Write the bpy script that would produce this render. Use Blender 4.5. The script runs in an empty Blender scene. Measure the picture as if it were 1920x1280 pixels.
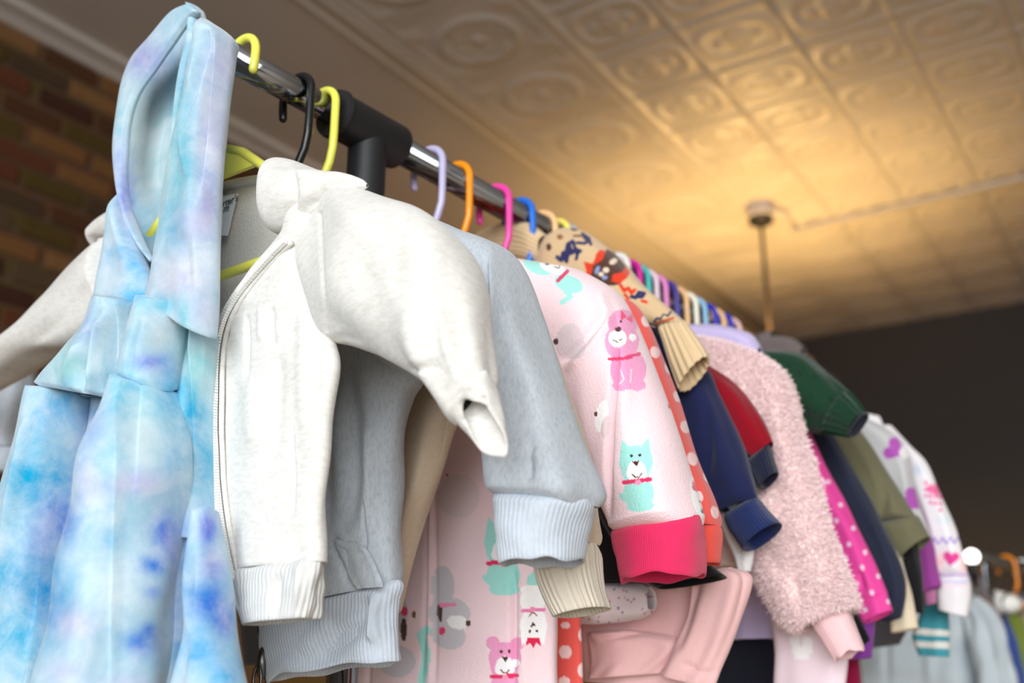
import bpy, bmesh, math, random
import numpy as np
from mathutils import Vector, Matrix

random.seed(7)
scene = bpy.context.scene
COL = scene.collection

# ------------------------------------------------------------------ camera
CAM_H = 1.25
PITCH = math.radians(17.5)
FPX = 1900.0                       # focal length in pixels of the 1920 wide frame
cam_d = bpy.data.cameras.new('camera')
cam = bpy.data.objects.new('camera', cam_d)
COL.objects.link(cam)
cam.location = (0, 0, CAM_H)
cam.rotation_euler = (math.pi / 2 + PITCH, 0, 0)
cam_d.sensor_width = 36.0
cam_d.lens = 36.0 * FPX / 1920.0
cam_d.clip_start = 0.02
cam_d.dof.use_dof = True
cam_d.dof.focus_distance = 0.67
cam_d.dof.aperture_fstop = 4.6
scene.camera = cam

# ------------------------------------------------------------------ exposure
vs = scene.view_settings
vs.view_transform = 'Standard'
vs.look = 'None'
vs.exposure = 0.0
vs.gamma = 1.0
vs.use_curve_mapping = False

# ------------------------------------------------------------------ world
world = bpy.data.worlds.new('world')
scene.world = world
world.use_nodes = True
wb = world.node_tree.nodes['Background']
wb.inputs[0].default_value = (0.80, 0.90, 1.0, 1)
wb.inputs[1].default_value = 1.0

# ------------------------------------------------------------------ frames
BA = math.radians(33.5)            # the building's long axis, right of the view axis
E1 = Vector((math.sin(BA), math.cos(BA), 0))     # into the room
E2 = Vector((math.cos(BA), -math.sin(BA), 0))    # to the right wall
CEIL = CAM_H + 1.95
S2L, S2R, S1F, S1B = -2.85, 3.2, -3.0, 6.15
def B(s1, s2, z):
    p = E1 * s1 + E2 * s2
    return Vector((p.x, p.y, z))

RA = math.radians(37.5)            # the rail's direction
R0 = Vector((-0.1236, 0.776, 0.4332))             # rail at the tee, relative to the eye
U = Vector((math.cos(RA), -math.sin(RA), 0))
W = Vector((math.sin(RA), math.cos(RA), 0))
CP, SP = math.cos(PITCH), math.sin(PITCH)
def rail(t):
    return R0 + W * t
def ray(px, py):
    xc = (px - 960) / FPX; yc = (640 - py) / FPX
    return Vector((xc, CP - yc * SP, SP + yc * CP))
def at(px, py, t, dw=0.0):
    """photo point -> local (x across the rail, y along it, z up) on the upright plane at rail distance t+dw"""
    r = ray(px, py); o = rail(t)
    k = (o.dot(W) + dw) / r.dot(W)
    q = r * k - o
    return Vector((q.dot(U), dw, q.z))
def to_px(P, t):
    """local points (n,3) -> photo points"""
    o = rail(t)
    wx = o.x + P[:, 0] * U.x + P[:, 1] * W.x
    wy = o.y + P[:, 0] * U.y + P[:, 1] * W.y
    wz = o.z + P[:, 2]
    d = wy * CP + wz * SP
    return np.stack([960 + FPX * wx / d, 640 - FPX * (wz * CP - wy * SP) / d], 1)

# ------------------------------------------------------------------ the light the place has
al = bpy.data.lights.new('daylight', 'AREA')
al.shape = 'RECTANGLE'; al.size = 3.6; al.size_y = 2.3
al.energy = 148
al.spread = math.radians(150)
al.color = (0.93, 0.97, 1.0)
alo = bpy.data.objects.new('shop_window_daylight', al)
COL.objects.link(alo)
alo.location = B(S1F + 0.50, 1.30, 1.95)
alo.rotation_euler = (E1 - E2 * .25 - Vector((0, 0, .34))).to_track_quat('-Z', 'Y').to_euler()   # sky light falls downwards

# ------------------------------------------------------------------ materials
def lin(c):
    o = []
    for v in c[:3]:
        v /= 255.0
        o.append(v / 12.92 if v <= 0.04045 else ((v + 0.055) / 1.055) ** 2.4)
    return tuple(o)
def nd(nt, kind, **kw):
    n = nt.nodes.new(kind)
    for k, v in kw.items():
        if k in n.inputs.keys(): n.inputs[k].default_value = v
        else: setattr(n, k, v)
    return n
def base_mat(name, rgb, rough=0.5, metal=0.0, spec=0.5):
    m = bpy.data.materials.new(name); m.use_nodes = True
    b = m.node_tree.nodes['Principled BSDF']
    b.inputs['Base Color'].default_value = (*lin(rgb), 1)
    b.inputs['Roughness'].default_value = rough
    b.inputs['Metallic'].default_value = metal
    b.inputs['Specular IOR Level'].default_value = spec
    return m, m.node_tree, b
def plastic(name, rgb, rough=0.28):
    m, nt, b = base_mat(name, rgb, rough)
    tc = nd(nt, 'ShaderNodeTexCoord'); nz = nd(nt, 'ShaderNodeTexNoise', Scale=60.0, Detail=2.0)
    bp = nd(nt, 'ShaderNodeBump', Strength=0.06, Distance=0.001)
    nt.links.new(tc.outputs['Object'], nz.inputs['Vector'])
    nt.links.new(nz.outputs['Fac'], bp.inputs['Height']); nt.links.new(bp.outputs['Normal'], b.inputs['Normal'])
    b.inputs['Subsurface Weight'].default_value = 0.0
    return m
def fabric(name, rgb=(200, 200, 200), attr=False, heather=0.0, hsc=(500, 500, 120), fuzz=0.25, rib=0.0, ribamp=0.5,
           mottle=0.0, msc=14.0, dye=0.0, sheen=0.25, bsc=900.0, rough=0.92, dark=(0.55, 0.58, 0.62)):
    """rib: period in metres across the cloth; heather: strength of the darker flecks; attr: take the printed colours"""
    m, nt, b = base_mat(name, rgb, rough, 0, 0.15)
    L = nt.links.new
    tc = nd(nt, 'ShaderNodeTexCoord')
    src = None
    if attr:
        a = nd(nt, 'ShaderNodeAttribute', attribute_name='print'); src = a.outputs['Color']
    else:
        r = nd(nt, 'ShaderNodeRGB'); r.outputs[0].default_value = (*lin(rgb), 1); src = r.outputs[0]
    def mul(fac_out, colour, lo, hi):
        nonlocal src
        mr = nd(nt, 'ShaderNodeMapRange'); mr.inputs[1].default_value = lo; mr.inputs[2].default_value = hi
        L(fac_out, mr.inputs[0])
        mx = nt.nodes.new('ShaderNodeMix'); mx.data_type = 'RGBA'; mx.blend_type = 'MULTIPLY'
        mx.inputs[7].default_value = (*colour, 1)
        L(mr.outputs[0], mx.inputs[0]); L(src, mx.inputs[6]); src = mx.outputs[2]
    if heather:
        mp = nd(nt, 'ShaderNodeMapping'); mp.inputs['Scale'].default_value = hsc
        L(tc.outputs['Object'], mp.inputs[0])
        n1 = nd(nt, 'ShaderNodeTexNoise', Scale=1.0, Detail=3.0, Roughness=0.65); L(mp.outputs[0], n1.inputs['Vector'])
        mul(n1.outputs['Fac'], tuple(1 - heather * (1 - d) for d in dark), 0.42, 0.72)
    if mottle:
        n2 = nd(nt, 'ShaderNodeTexNoise', Scale=msc, Detail=4.0, Roughness=0.6); L(tc.outputs['Object'], n2.inputs['Vector'])
        mul(n2.outputs['Fac'], tuple(1 - mottle * v for v in (1.0, 0.75, 0.6)), 0.4, 0.68)
    if dye:
        n4 = nd(nt, 'ShaderNodeTexNoise', Scale=34.0, Detail=6.0, Roughness=0.62, Distortion=0.8); L(tc.outputs['Object'], n4.inputs['Vector'])
        n5 = nd(nt, 'ShaderNodeTexNoise', Scale=150.0, Detail=4.0, Roughness=0.7); L(tc.outputs['Object'], n5.inputs['Vector'])
        ad = nd(nt, 'ShaderNodeMath', operation='MULTIPLY_ADD'); ad.inputs[1].default_value = 0.35; L(n5.outputs['Fac'], ad.inputs[0]); L(n4.outputs['Fac'], ad.inputs[2])
        hs = nd(nt, 'ShaderNodeHueSaturation')
        m1 = nd(nt, 'ShaderNodeMapRange'); L(ad.outputs[0], m1.inputs[0])
        for k, v in zip((1, 2, 3, 4), (.5, .86, 1 - .6 * dye, 1 + .75 * dye)): m1.inputs[k].default_value = v
        m2 = nd(nt, 'ShaderNodeMapRange'); L(ad.outputs[0], m2.inputs[0])
        for k, v in zip((1, 2, 3, 4), (.5, .86, 1 + .10 * dye, 1 - .16 * dye)): m2.inputs[k].default_value = v
        L(m1.outputs[0], hs.inputs['Saturation']); L(m2.outputs[0], hs.inputs['Value']); L(src, hs.inputs['Color']); src = hs.outputs[0]
    L(src, b.inputs['Base Color'])
    n3 = nd(nt, 'ShaderNodeTexNoise', Scale=bsc, Detail=2.0, Roughness=0.6); L(tc.outputs['Object'], n3.inputs['Vector'])
    bp = nd(nt, 'ShaderNodeBump', Strength=fuzz, Distance=0.0012); L(n3.outputs['Fac'], bp.inputs['Height'])
    out = bp.outputs['Normal']
    if rib:
        uv = nd(nt, 'ShaderNodeUVMap', uv_map='UVMap')
        sx = nd(nt, 'ShaderNodeSeparateXYZ'); L(uv.outputs[0], sx.inputs[0])
        mm = nd(nt, 'ShaderNodeMath', operation='MULTIPLY'); mm.inputs[1].default_value = 2 * math.pi / rib
        L(sx.outputs[0], mm.inputs[0])
        sn = nd(nt, 'ShaderNodeMath', operation='SINE'); L(mm.outputs[0], sn.inputs[0])
        b2 = nd(nt, 'ShaderNodeBump', Strength=ribamp, Distance=rib * 0.35)
        L(sn.outputs[0], b2.inputs['Height']); L(out, b2.inputs['Normal']); out = b2.outputs['Normal']
    L(out, b.inputs['Normal'])
    b.inputs['Sheen Weight'].default_value = sheen
    b.inputs['Sheen Roughness'].default_value = 0.5
    return m

# ------------------------------------------------------------------ object helpers
def link(name, me, mat=None, parent=None, smooth=True):
    o = bpy.data.objects.new(name, me); COL.objects.link(o)
    if mat: me.materials.append(mat)
    if smooth and len(me.polygons): me.polygons.foreach_set('use_smooth', [True] * len(me.polygons))
    if parent: o.parent = parent
    return o
def tag(o, label, cat, group=None, kind=None):
    if label: o['label'] = label
    if cat: o['category'] = cat
    if group: o['group'] = group
    if kind: o['kind'] = kind
    return o
def mesh_from(name, V, F):
    me = bpy.data.meshes.new(name); me.from_pydata([tuple(v) for v in V], [], F); me.update(); return me
def np_mesh(name, V, Q):
    V = np.asarray(V, dtype=np.float32); Q = np.asarray(Q, dtype=np.int32)
    me = bpy.data.meshes.new(name)
    me.vertices.add(len(V)); me.vertices.foreach_set('co', V.ravel())
    k = Q.shape[1]
    me.loops.add(Q.size); me.loops.foreach_set('vertex_index', Q.ravel())
    me.polygons.add(len(Q))
    me.polygons.foreach_set('loop_start', np.arange(0, Q.size, k, dtype=np.int32))
    me.update(calc_edges=True)
    return me
class MB:
    def __init__(s): s.v = []; s.f = []
    def box(s, c, h, X=Vector((1, 0, 0)), Y=Vector((0, 1, 0)), Z=Vector((0, 0, 1))):
        n = len(s.v); c = Vector(c)
        for k in (-1, 1):
            for i, j in ((-1, -1), (1, -1), (1, 1), (-1, 1)):
                s.v.append(c + X * h[0] * i + Y * h[1] * j + Z * h[2] * k)
        s.f += [(n, n+3, n+2, n+1), (n+4, n+5, n+6, n+7)] + [(n+i, n+(i+1) % 4, n+4+(i+1) % 4, n+4+i) for i in range(4)]
        return s
    def tube(s, pts, r, seg=14, caps=True, closed=False):
        pts = [Vector(p) for p in pts]; n0 = len(s.v); N = len(pts)
        rad = r if isinstance(r, (list, tuple)) else [r] * N
        prev = None
        for i, p in enumerate(pts):
            if closed: d = pts[(i + 1) % N] - pts[i - 1]
            else: d = pts[min(i + 1, N - 1)] - pts[max(i - 1, 0)]
            d.normalize()
            if prev is None:
                a = Vector((0, 0, 1)) if abs(d.z) < 0.9 else Vector((1, 0, 0))
                x = d.cross(a).normalized()
            else:
                x = (prev - d * prev.dot(d)).normalized()
            prev = x; y = d.cross(x)
            for k in range(seg):
                a = 2 * math.pi * k / seg
                s.v.append(p + (x * math.cos(a) + y * math.sin(a)) * rad[i])
        for i in range(N if closed else N - 1):
            a0 = n0 + i * seg; b0 = n0 + ((i + 1) % N) * seg
            for k in range(seg):
                k2 = (k + 1) % seg
                s.f.append((a0 + k, a0 + k2, b0 + k2, b0 + k))
        if caps and not closed:
            s.f.append(tuple(n0 + k for k in range(seg))[::-1])
            s.f.append(tuple(n0 + (N - 1) * seg + k for k in range(seg)))
        return s
    def capsule(s, pts, r, seg=12):
        """tube with round ends"""
        pts = [Vector(p) for p in pts]
        d0 = (pts[0] - pts[1]).normalized(); d1 = (pts[-1] - pts[-2]).normalized()
        pre = [pts[0] + d0 * r * math.sin(a) for a in (1.5, 1.1, 0.6)]; rp = [r * math.cos(a) for a in (1.5, 1.1, 0.6)]
        post = [pts[-1] + d1 * r * math.sin(a) for a in (0.6, 1.1, 1.5)]; rq = [r * math.cos(a) for a in (0.6, 1.1, 1.5)]
        return s.tube(pre + pts + post, rp + [r] * len(pts) + rq, seg)
    def build(s, name, mat, parent=None, smooth=True):
        me = mesh_from(name, s.v, s.f)
        bm = bmesh.new(); bm.from_mesh(me); bmesh.ops.recalc_face_normals(bm, faces=bm.faces); bm.to_mesh(me); bm.free()
        return link(name, me, mat, parent, smooth)
def sharp(o, ang=40):
    m = o.modifiers.new('edge', 'EDGE_SPLIT'); m.split_angle = math.radians(ang); return o
def spline(P, n):
    """Catmull-Rom through the rows of P (k,m) -> (n,m), spaced evenly along the path"""
    P = np.asarray(P, float); k = len(P)
    Q = np.vstack([2 * P[0] - P[1], P, 2 * P[-1] - P[-2]])
    seg = np.linalg.norm(np.diff(P[:, :3], axis=0), axis=1) + 1e-9
    cum = np.concatenate([[0], np.cumsum(seg)]); u = np.linspace(0, cum[-1], n)
    i = np.clip(np.searchsorted(cum, u, side='right') - 1, 0, k - 2)
    f = ((u - cum[i]) / seg[i])[:, None]
    p0, p1, p2, p3 = Q[i], Q[i + 1], Q[i + 2], Q[i + 3]
    return 0.5 * (2 * p1 + (p2 - p0) * f + (2 * p0 - 5 * p1 + 4 * p2 - p3) * f**2 + (3 * p1 - p0 - 3 * p2 + p3) * f**3), u

# ------------------------------------------------------------------ cloth
def seg_dist(Q, pts, par=False):
    pts = np.asarray(pts, float); best = np.full(len(Q), 1e9); pr = np.zeros(len(Q)); acc = 0.0
    for a, b in zip(pts[:-1], pts[1:]):
        ab = b - a; l2 = max((ab * ab).sum(), 1e-9)
        h = np.clip(((Q - a) @ ab) / l2, 0, 1)
        d = np.hypot(*(Q - a - h[:, None] * ab).T)
        k = d < best; best[k] = d[k]; pr[k] = acc + h[k] * math.sqrt(l2); acc += math.sqrt(l2)
    return (best, pr / max(acc, 1e-9)) if par else best
def in_poly(Q, pts):
    pts = np.asarray(pts, float); x, y = Q[:, 0], Q[:, 1]; c = np.zeros(len(Q), bool)
    j = len(pts) - 1
    for i in range(len(pts)):
        xi, yi = pts[i]; xj, yj = pts[j]
        if yi != yj:
            c ^= ((yi > y) != (yj > y)) & (x < (xj - xi) * (y - yi) / (yj - yi) + xi)
        j = i
    return c
def paint(C, Q, ops):
    for op in ops:
        k = op[0]
        if k == 'p':
            C[in_poly(Q, op[1])] = lin(op[2])
        elif k == 'e':
            _, cx, cy, rx, ry, ang, col = op
            a = math.radians(ang); dx, dy = Q[:, 0] - cx, Q[:, 1] - cy
            x = dx * math.cos(a) + dy * math.sin(a); y = -dx * math.sin(a) + dy * math.cos(a)
            C[(x / rx)**2 + (y / ry)**2 < 1] = lin(col)
        elif k == 'l':
            C[seg_dist(Q, op[1]) < op[2] / 2] = lin(op[3])
        elif k == 'b':
            _, cx, cy, rx, ry, col, st = op
            w = st * np.exp(-(((Q[:, 0] - cx) / rx)**2 + ((Q[:, 1] - cy) / ry)**2))
            C[:] = C * (1 - w[:, None]) + np.array(lin(col)) * w[:, None]
def cloth(name, parent, t, mat, st, th=0.012, nf=48, nb=None, nr=None, folds=0.0, fk=5, seed=1, creases=(), prints=(),
          base=None, ex=0.85, dw=0.0, rib=None, rim=True, cap=False, bulge=0.0, wob=0.0, tilt=0.0, rt=.006):
    """A sleeve, cuff or body: a soft flattened tube through the stations (left x, y, right x, y[, dw[, th[, twist]]]),
    each pair of points giving the two edges of the cloth on the garment's own plane."""
    rng = np.random.RandomState(seed)
    rows = []
    for s in st:
        s = list(s); d = (s[4] if len(s) > 4 and s[4] is not None else 0.0) + dw
        h = s[5] if len(s) > 5 and s[5] is not None else th
        tw = s[6] if len(s) > 6 else 0.0
        a = at(s[0], s[1], t, d + tw); b = at(s[2], s[3], t, d - tw)
        c = (a + b) / 2; A = (b - a) / 2
        v = (rail(t) + U * c.x + W * c.y + Vector((0, 0, c.z)))
        vl = Vector((v.dot(U), v.dot(W), v.z)).normalized()
        La = max(math.hypot(A.x, A.z), 1e-5)
        h = min(h, La * 0.9)
        k = (vl.x * A.x + vl.z * A.z) / (La * vl.y)
        s2 = math.sqrt(max(La * La - (k * h)**2, (0.45 * La)**2)) / La
        A = Vector((A.x * s2, A.y, A.z * s2))
        rows.append([c.x, c.y, c.z, A.x, A.y, A.z, h])
    length = sum(math.dist(rows[i][:3], rows[i + 1][:3]) for i in range(len(rows) - 1))
    nr = nr or int(max(10, min(220, length / 0.0022)))
    nb = nb or max(8, nf // 3)
    R, vlen = spline(rows, nr)
    ph = np.concatenate([np.linspace(math.pi, 2 * math.pi, nf, endpoint=False), np.linspace(0, math.pi, nb, endpoint=False)])
    n = len(ph)
    cs, sn = np.cos(ph), np.sin(ph)
    ca = np.sign(cs) * np.abs(cs)**ex; sb = np.sign(sn) * np.abs(sn)**ex
    if rt:                                           # pillowed start, and end where it runs into a cuff
        k = np.sqrt(np.clip(vlen / rt, 0.02, 1)); R[:, 6] *= .3 + .7 * k; R[:, 3:6] *= (.965 + .035 * k)[:, None]
        if not rim:
            k = np.sqrt(np.clip((length - vlen) / rt, 0.02, 1)); R[:, 6] *= .66 + .34 * k; R[:, 3:6] *= (.94 + .06 * k)[:, None]
    C0 = R[:, None, 0:3]; A = R[:, None, 3:6]; H = R[:, None, 6:7]
    P = C0 + A * ca[None, :, None]
    P = np.broadcast_to(P, (nr, n, 3)).copy()
    P[:, :, 1] += (H * sb[None, :, None])[:, :, 0]
    if bulge: P[:, :, 1] -= bulge * (1 - ca[None, :]**2)
    D = np.gradient(R[:, 0:3], axis=0); D /= np.linalg.norm(D, axis=1)[:, None] + 1e-9
    if tilt:
        k = np.linspace(0, 1, nr)[:, None, None]
        P += D[:, None, :] * tilt * sb[None, :, None] * k
    # outward direction of the section
    La = np.linalg.norm(R[:, 3:6], axis=1)[:, None]
    An = R[:, 3:6] / (La + 1e-9)
    nx = (cs[None, :] / np.maximum(La, 1e-4)); ny = (sn[None, :] / np.maximum(R[:, 6:7], 1e-4))
    l = np.hypot(nx, ny) + 1e-9
    N = An[:, None, :] * (nx / l)[:, :, None]; N[:, :, 1] += ny / l
    s = vlen[:, None] / max(length, 1e-6)
    if folds:
        f = np.zeros((nr, n))
        for i in range(7):
            kk = rng.randint(max(1, fk - 2), fk + 4)
            f += np.sin(kk * ph[None, :] + rng.uniform(0, 6.28) + rng.uniform(-3, 3) * s + 0.5 * np.sin(rng.uniform(2, 6) * s * 3 + i)) * rng.uniform(0.4, 1.0)
        for i in range(4):
            f += 0.5 * np.sin(rng.uniform(5, 13) * s * length * 9 + 3 * ph[None, :] * rng.choice([1, -1]) + rng.uniform(0, 6))
        P += N * (folds * f / 2.4 * np.minimum(1, La / 0.03))[:, :, None]
    if wob:                                         # ragged hem
        k = np.clip((s - 0.7) / 0.3, 0, 1)**2
        w = sum(np.sin(j * ph + rng.uniform(0, 6)) * rng.uniform(.5, 1) for j in (2, 3, 5, 7)) / 3
        P += D[:, None, :] * (wob * w[None, :] * k)[:, :, None]
    per = np.linalg.norm(np.diff(P[nr // 2], axis=0), axis=1); arc = np.concatenate([[0], np.cumsum(per)])
    tot = arc[-1] + np.linalg.norm(P[nr // 2, 0] - P[nr // 2, -1])
    if rib:
        cnt = max(6, round(tot / rib[0]))
        wv = np.sin(2 * math.pi * cnt * arc / tot)
        P += N * (rib[1] * wv[None, :, None])
    flat = P.reshape(-1, 3)
    if creases:
        Q = to_px(flat, t); front = np.clip(-N.reshape(-1, 3)[:, 1] * 1.25, 0, 1)
        for pts, amp, wd in creases:
            d, u_ = seg_dist(Q, pts, True)
            k = amp * np.exp(-(d / wd)**2) * front
            if abs(amp) > .002: k = k * np.clip(u_ / .18, 0.05, 1) * np.clip((1 - u_) / .3, 0, 1)**.7
            flat[:, 1] -= k
    V = flat; rows_n = nr
    if rim:                                          # turned-in edge at the open end
        last = P[-1]; cen = last.mean(0)
        inn = []
        for i, (ins, back) in enumerate(((0.0006, -0.0004), (0.0016, 0.0008), (0.0022, 0.006), (0.003, 0.03))):
            if back <= 0: q = last - N[-1] * ins - D[-1] * back
            else:
                ri = int(np.clip(np.searchsorted(vlen, length - back), 0, nr - 1)); q = P[ri] - N[ri] * ins
            inn.append(q)
        V = np.vstack([flat] + inn); rows_n = nr + len(inn)
    i = np.arange(rows_n - 1)[:, None] * n; j = np.arange(n)[None, :]; j2 = (j + 1) % n
    Qd = np.stack([i + j, i + n + j, i + n + j2, i + j2], -1).reshape(-1, 4)
    me = np_mesh(name, V, Qd)
    if cap:
        pass
    uvl = me.uv_layers.new(name='UVMap')
    uu = np.tile(arc, rows_n); vv = np.repeat(np.concatenate([vlen, np.full(rows_n - nr, length)]), n)
    idx = Qd.ravel()
    uvs = np.stack([uu[idx], vv[idx]], 1).astype(np.float32)
    uvl.data.foreach_set('uv', uvs.ravel())
    if base is not None or prints:
        Cc = np.tile(np.array(lin(base), dtype=float), (len(V), 1))
        paint(Cc, to_px(V, t), prints)
        at_ = me.color_attributes.new('print', 'FLOAT_COLOR', 'POINT')
        at_.data.foreach_set('color', np.hstack([Cc, np.ones((len(V), 1))]).astype(np.float32).ravel())
    me.validate()
    return link(name, me, mat, parent)

def garment(name, label, cat, t, group=None):
    o = bpy.data.objects.new(name, None); COL.objects.link(o)
    o.empty_display_size = 0.02
    p = rail(t); o.location = (p.x, p.y, p.z + CAM_H)
    o.rotation_euler = (0, 0, -RA)
    return tag(o, label, cat, group)
# ================================================================== the room
def painted(name, rgb, rough=0.7, bsc=40, bst=0.15):
    m, nt, b = base_mat(name, rgb, rough, 0, 0.3)
    tc = nd(nt, 'ShaderNodeTexCoord')
    n = nd(nt, 'ShaderNodeTexNoise', Scale=bsc, Detail=5.0); nt.links.new(tc.outputs['Object'], n.inputs['Vector'])
    bp = nd(nt, 'ShaderNodeBump', Strength=bst, Distance=0.004)
    nt.links.new(n.outputs['Fac'], bp.inputs['Height']); nt.links.new(bp.outputs['Normal'], b.inputs['Normal'])
    hs = nd(nt, 'ShaderNodeHueSaturation'); hs.inputs['Color'].default_value = (*lin(rgb), 1)
    mr = nd(nt, 'ShaderNodeMapRange'); mr.inputs[3].default_value = 0.86; mr.inputs[4].default_value = 1.1
    n2 = nd(nt, 'ShaderNodeTexNoise', Scale=3.0, Detail=3.0); nt.links.new(tc.outputs['Object'], n2.inputs['Vector'])
    nt.links.new(n2.outputs['Fac'], mr.inputs[0]); nt.links.new(mr.outputs[0], hs.inputs['Value'])
    nt.links.new(hs.outputs[0], b.inputs['Base Color'])
    return m
M_TIN = painted('pressed_tin_paint', (192, 186, 181), 0.42, 30, 0.1)
M_MORTAR = painted('mortar', (92, 76, 62), 0.95, 120, 0.5)
M_DARK = painted('charcoal_paint', (58, 54, 53), 0.6, 20, 0.15)
M_WALLP = painted('cream_plaster', (206, 200, 190), 0.8)
M_FLOOR = painted('worn_boards', (168, 152, 132), 0.6, 8, 0.3)
M_TRIM = painted('trim_paint', (184, 178, 172), 0.5)

def brick_paint(m):
    nt = m.node_tree; L = nt.links.new; b = nt.nodes['Principled BSDF']
    tc = nd(nt, 'ShaderNodeTexCoord'); mp = nd(nt, 'ShaderNodeMapping'); mp.inputs['Rotation'].default_value = (0, 0, -(math.pi / 2 - BA))
    L(tc.outputs['Object'], mp.inputs[0]); sx = nd(nt, 'ShaderNodeSeparateXYZ'); L(mp.outputs[0], sx.inputs[0])
    cx = nd(nt, 'ShaderNodeCombineXYZ'); L(sx.outputs[0], cx.inputs[0]); L(sx.outputs[2], cx.inputs[1])
    bt = nd(nt, 'ShaderNodeTexBrick'); L(cx.outputs[0], bt.inputs['Vector'])
    bt.inputs['Scale'].default_value = 1.0; bt.inputs['Brick Width'].default_value = .214; bt.inputs['Row Height'].default_value = .076; bt.inputs['Mortar Size'].default_value = .008
    bt.inputs['Color1'].default_value = (*lin((104, 68, 46)), 1); bt.inputs['Color2'].default_value = (*lin((92, 76, 44)), 1); bt.inputs['Mortar'].default_value = (*lin((92, 76, 62)), 1)
    L(bt.outputs['Color'], b.inputs['Base Color'])
brick_paint(M_MORTAR)
def wallbox(name, mat, s1a, s1b, s2a, s2b, z0, z1, parent=None):
    mb = MB(); mb.box(B((s1a + s1b) / 2, (s2a + s2b) / 2, (z0 + z1) / 2), ((s1b - s1a) / 2, (s2b - s2a) / 2, (z1 - z0) / 2), E1, E2 * -1)
    o = mb.build(name, mat, parent, smooth=False)
    if parent is None: o['kind'] = 'structure'
    return o
wallbox('floor', M_FLOOR, S1F - .3, S1B + .3, S2L - .3, S2R + .3, -0.2, 0)
ceiling = wallbox('ceiling', M_TIN, S1F - .3, S1B + .3, S2L - .3, S2R + .3, CEIL + 0.012, CEIL + 0.2)
wall_left = wallbox('wall_left', M_MORTAR, S1F - .3, S1B + .3, S2L - .25, S2L - 0.008, 0, CEIL + 0.012)
wallbox('wall_back', M_DARK, S1B, S1B + .2, S2L - .008, S2R, 0, CEIL + 0.012)
wallbox('wall_right', M_WALLP, S1F, S1B, S2R, S2R + .2, 0, CEIL + 0.012)
WX0, WX1, WZ0, WZ1 = -0.55, 3.05, 0.70, 3.0
mb = MB()
def fb(s2a, s2b, z0, z1):
    mb.box(B(S1F - .1, (s2a + s2b) / 2, (z0 + z1) / 2), (.1, (s2b - s2a) / 2, (z1 - z0) / 2), E1, E2 * -1)
fb(S2L - .008, WX0, 0, CEIL + .012); fb(WX1, S2R, 0, CEIL + .012); fb(WX0, WX1, 0, WZ0); fb(WX0, WX1, WZ1, CEIL + .012)
mb.build('wall_front', M_WALLP, None, False)['kind'] = 'structure'
# shop window behind the photographer
mb = MB(); c = (WX0 + WX1) / 2; w = (WX1 - WX0) / 2
for z in (WZ0 + .03, WZ1 - .03): mb.box(B(S1F - .1, c, z), (.04, w, .03), E1, E2 * -1)
for s in (WX0 + .03, WX0 + 1.2, WX1 - 1.2, WX1 - .03): mb.box(B(S1F - .1, s, (WZ0 + WZ1) / 2), (.04, .03, (WZ1 - WZ0) / 2), E1, E2 * -1)
win = mb.build('window_1', M_TRIM, None, False); win['kind'] = 'structure'
mg, ntg, bg = base_mat('window_glass', (235, 240, 240), 0.02); bg.inputs['Transmission Weight'].default_value = 1.0
for i in range(3):
    a = WX0 + .05 + i * 1.2
    MB().box(B(S1F - .1, a + .55, (WZ0 + WZ1) / 2), (.003, .55, (WZ1 - WZ0) / 2 - .05), E1, E2 * -1).build('pane', mg, win, False)

# --- pressed tin ceiling: one mesh for each kind of panel, hung in rows
def tin_panel(name, sx, sy, hfun, nx, ny):
    xs = np.linspace(-sx / 2, sx / 2, nx); ys = np.linspace(-sy / 2, sy / 2, ny)
    X, Y = np.meshgrid(xs, ys)
    Z = -hfun(X, Y)
    V = np.stack([X.ravel(), Y.ravel(), Z.ravel()], 1)
    i = np.arange(ny - 1)[:, None] * nx; j = np.arange(nx - 1)[None, :]
    Q = np.stack([i + j, i + nx + j, i + nx + j + 1, i + j + 1], -1).reshape(-1, 4)
    me = np_mesh(name, V, Q); me.materials.append(M_TIN); me.polygons.foreach_set('use_smooth', [True] * len(me.polygons))
    return me
g = lambda d, w: np.exp(-(d / w)**2)
def h_field(X, Y):
    a, b_ = 0.118, 0.092
    q = (np.abs(X / a)**3.2 + np.abs(Y / b_)**3.2)**(1 / 3.2)
    edge = np.minimum(0.1525 - np.abs(X), 0.1525 - np.abs(Y))
    th = np.arctan2(Y / 0.8, X); r = np.hypot(X, Y / 0.8)
    leaf = 0.011 * g(r - 0.045 - 0.02 * np.cos(4 * th), 0.012) + 0.012 * g(r, 0.018)
    return 0.62 * (0.010 * g((q - 1) * 0.1, 0.012) + leaf * (q < 1.05) + 0.009 * g(edge, 0.010))
def h_frieze(X, Y):
    r = np.hypot(X / 1.15, Y)
    th = np.arctan2(Y, X)
    edge = 0.26 - np.abs(X)
    return 0.6 * (0.013 * g(r - 0.115, 0.012) + 0.008 * g(r - 0.075 - 0.012 * np.cos(6 * th), 0.010) + 0.014 * g(r, 0.022)
            + 0.012 * g(edge - 0.012, 0.010) + 0.008 * g(edge - 0.055, 0.010)
            + 0.009 * g(np.hypot((np.abs(X) - 0.17), np.abs(Y) - 0.13), 0.030))
me_t = tin_panel('tin_tile', 0.303, 0.303, h_field, 31, 31)
me_f = tin_panel('frieze_panel', 0.52, 0.40, h_frieze, 45, 35)
rot = Matrix((E2, E1, Vector((0, 0, 1)))).transposed().to_euler()
def hang(name, me, s1, s2):
    o = bpy.data.objects.new(name, me); COL.objects.link(o); o.parent = ceiling
    o.location = B(s1, s2, CEIL + 0.006); o.rotation_euler = rot; return o
for i in range(8):
    for j in range(14):
        hang('tin_tile', me_t, 2.05 + 0.305 * (j + .5), -1.43 + 0.305 * (i + .5))
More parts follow.
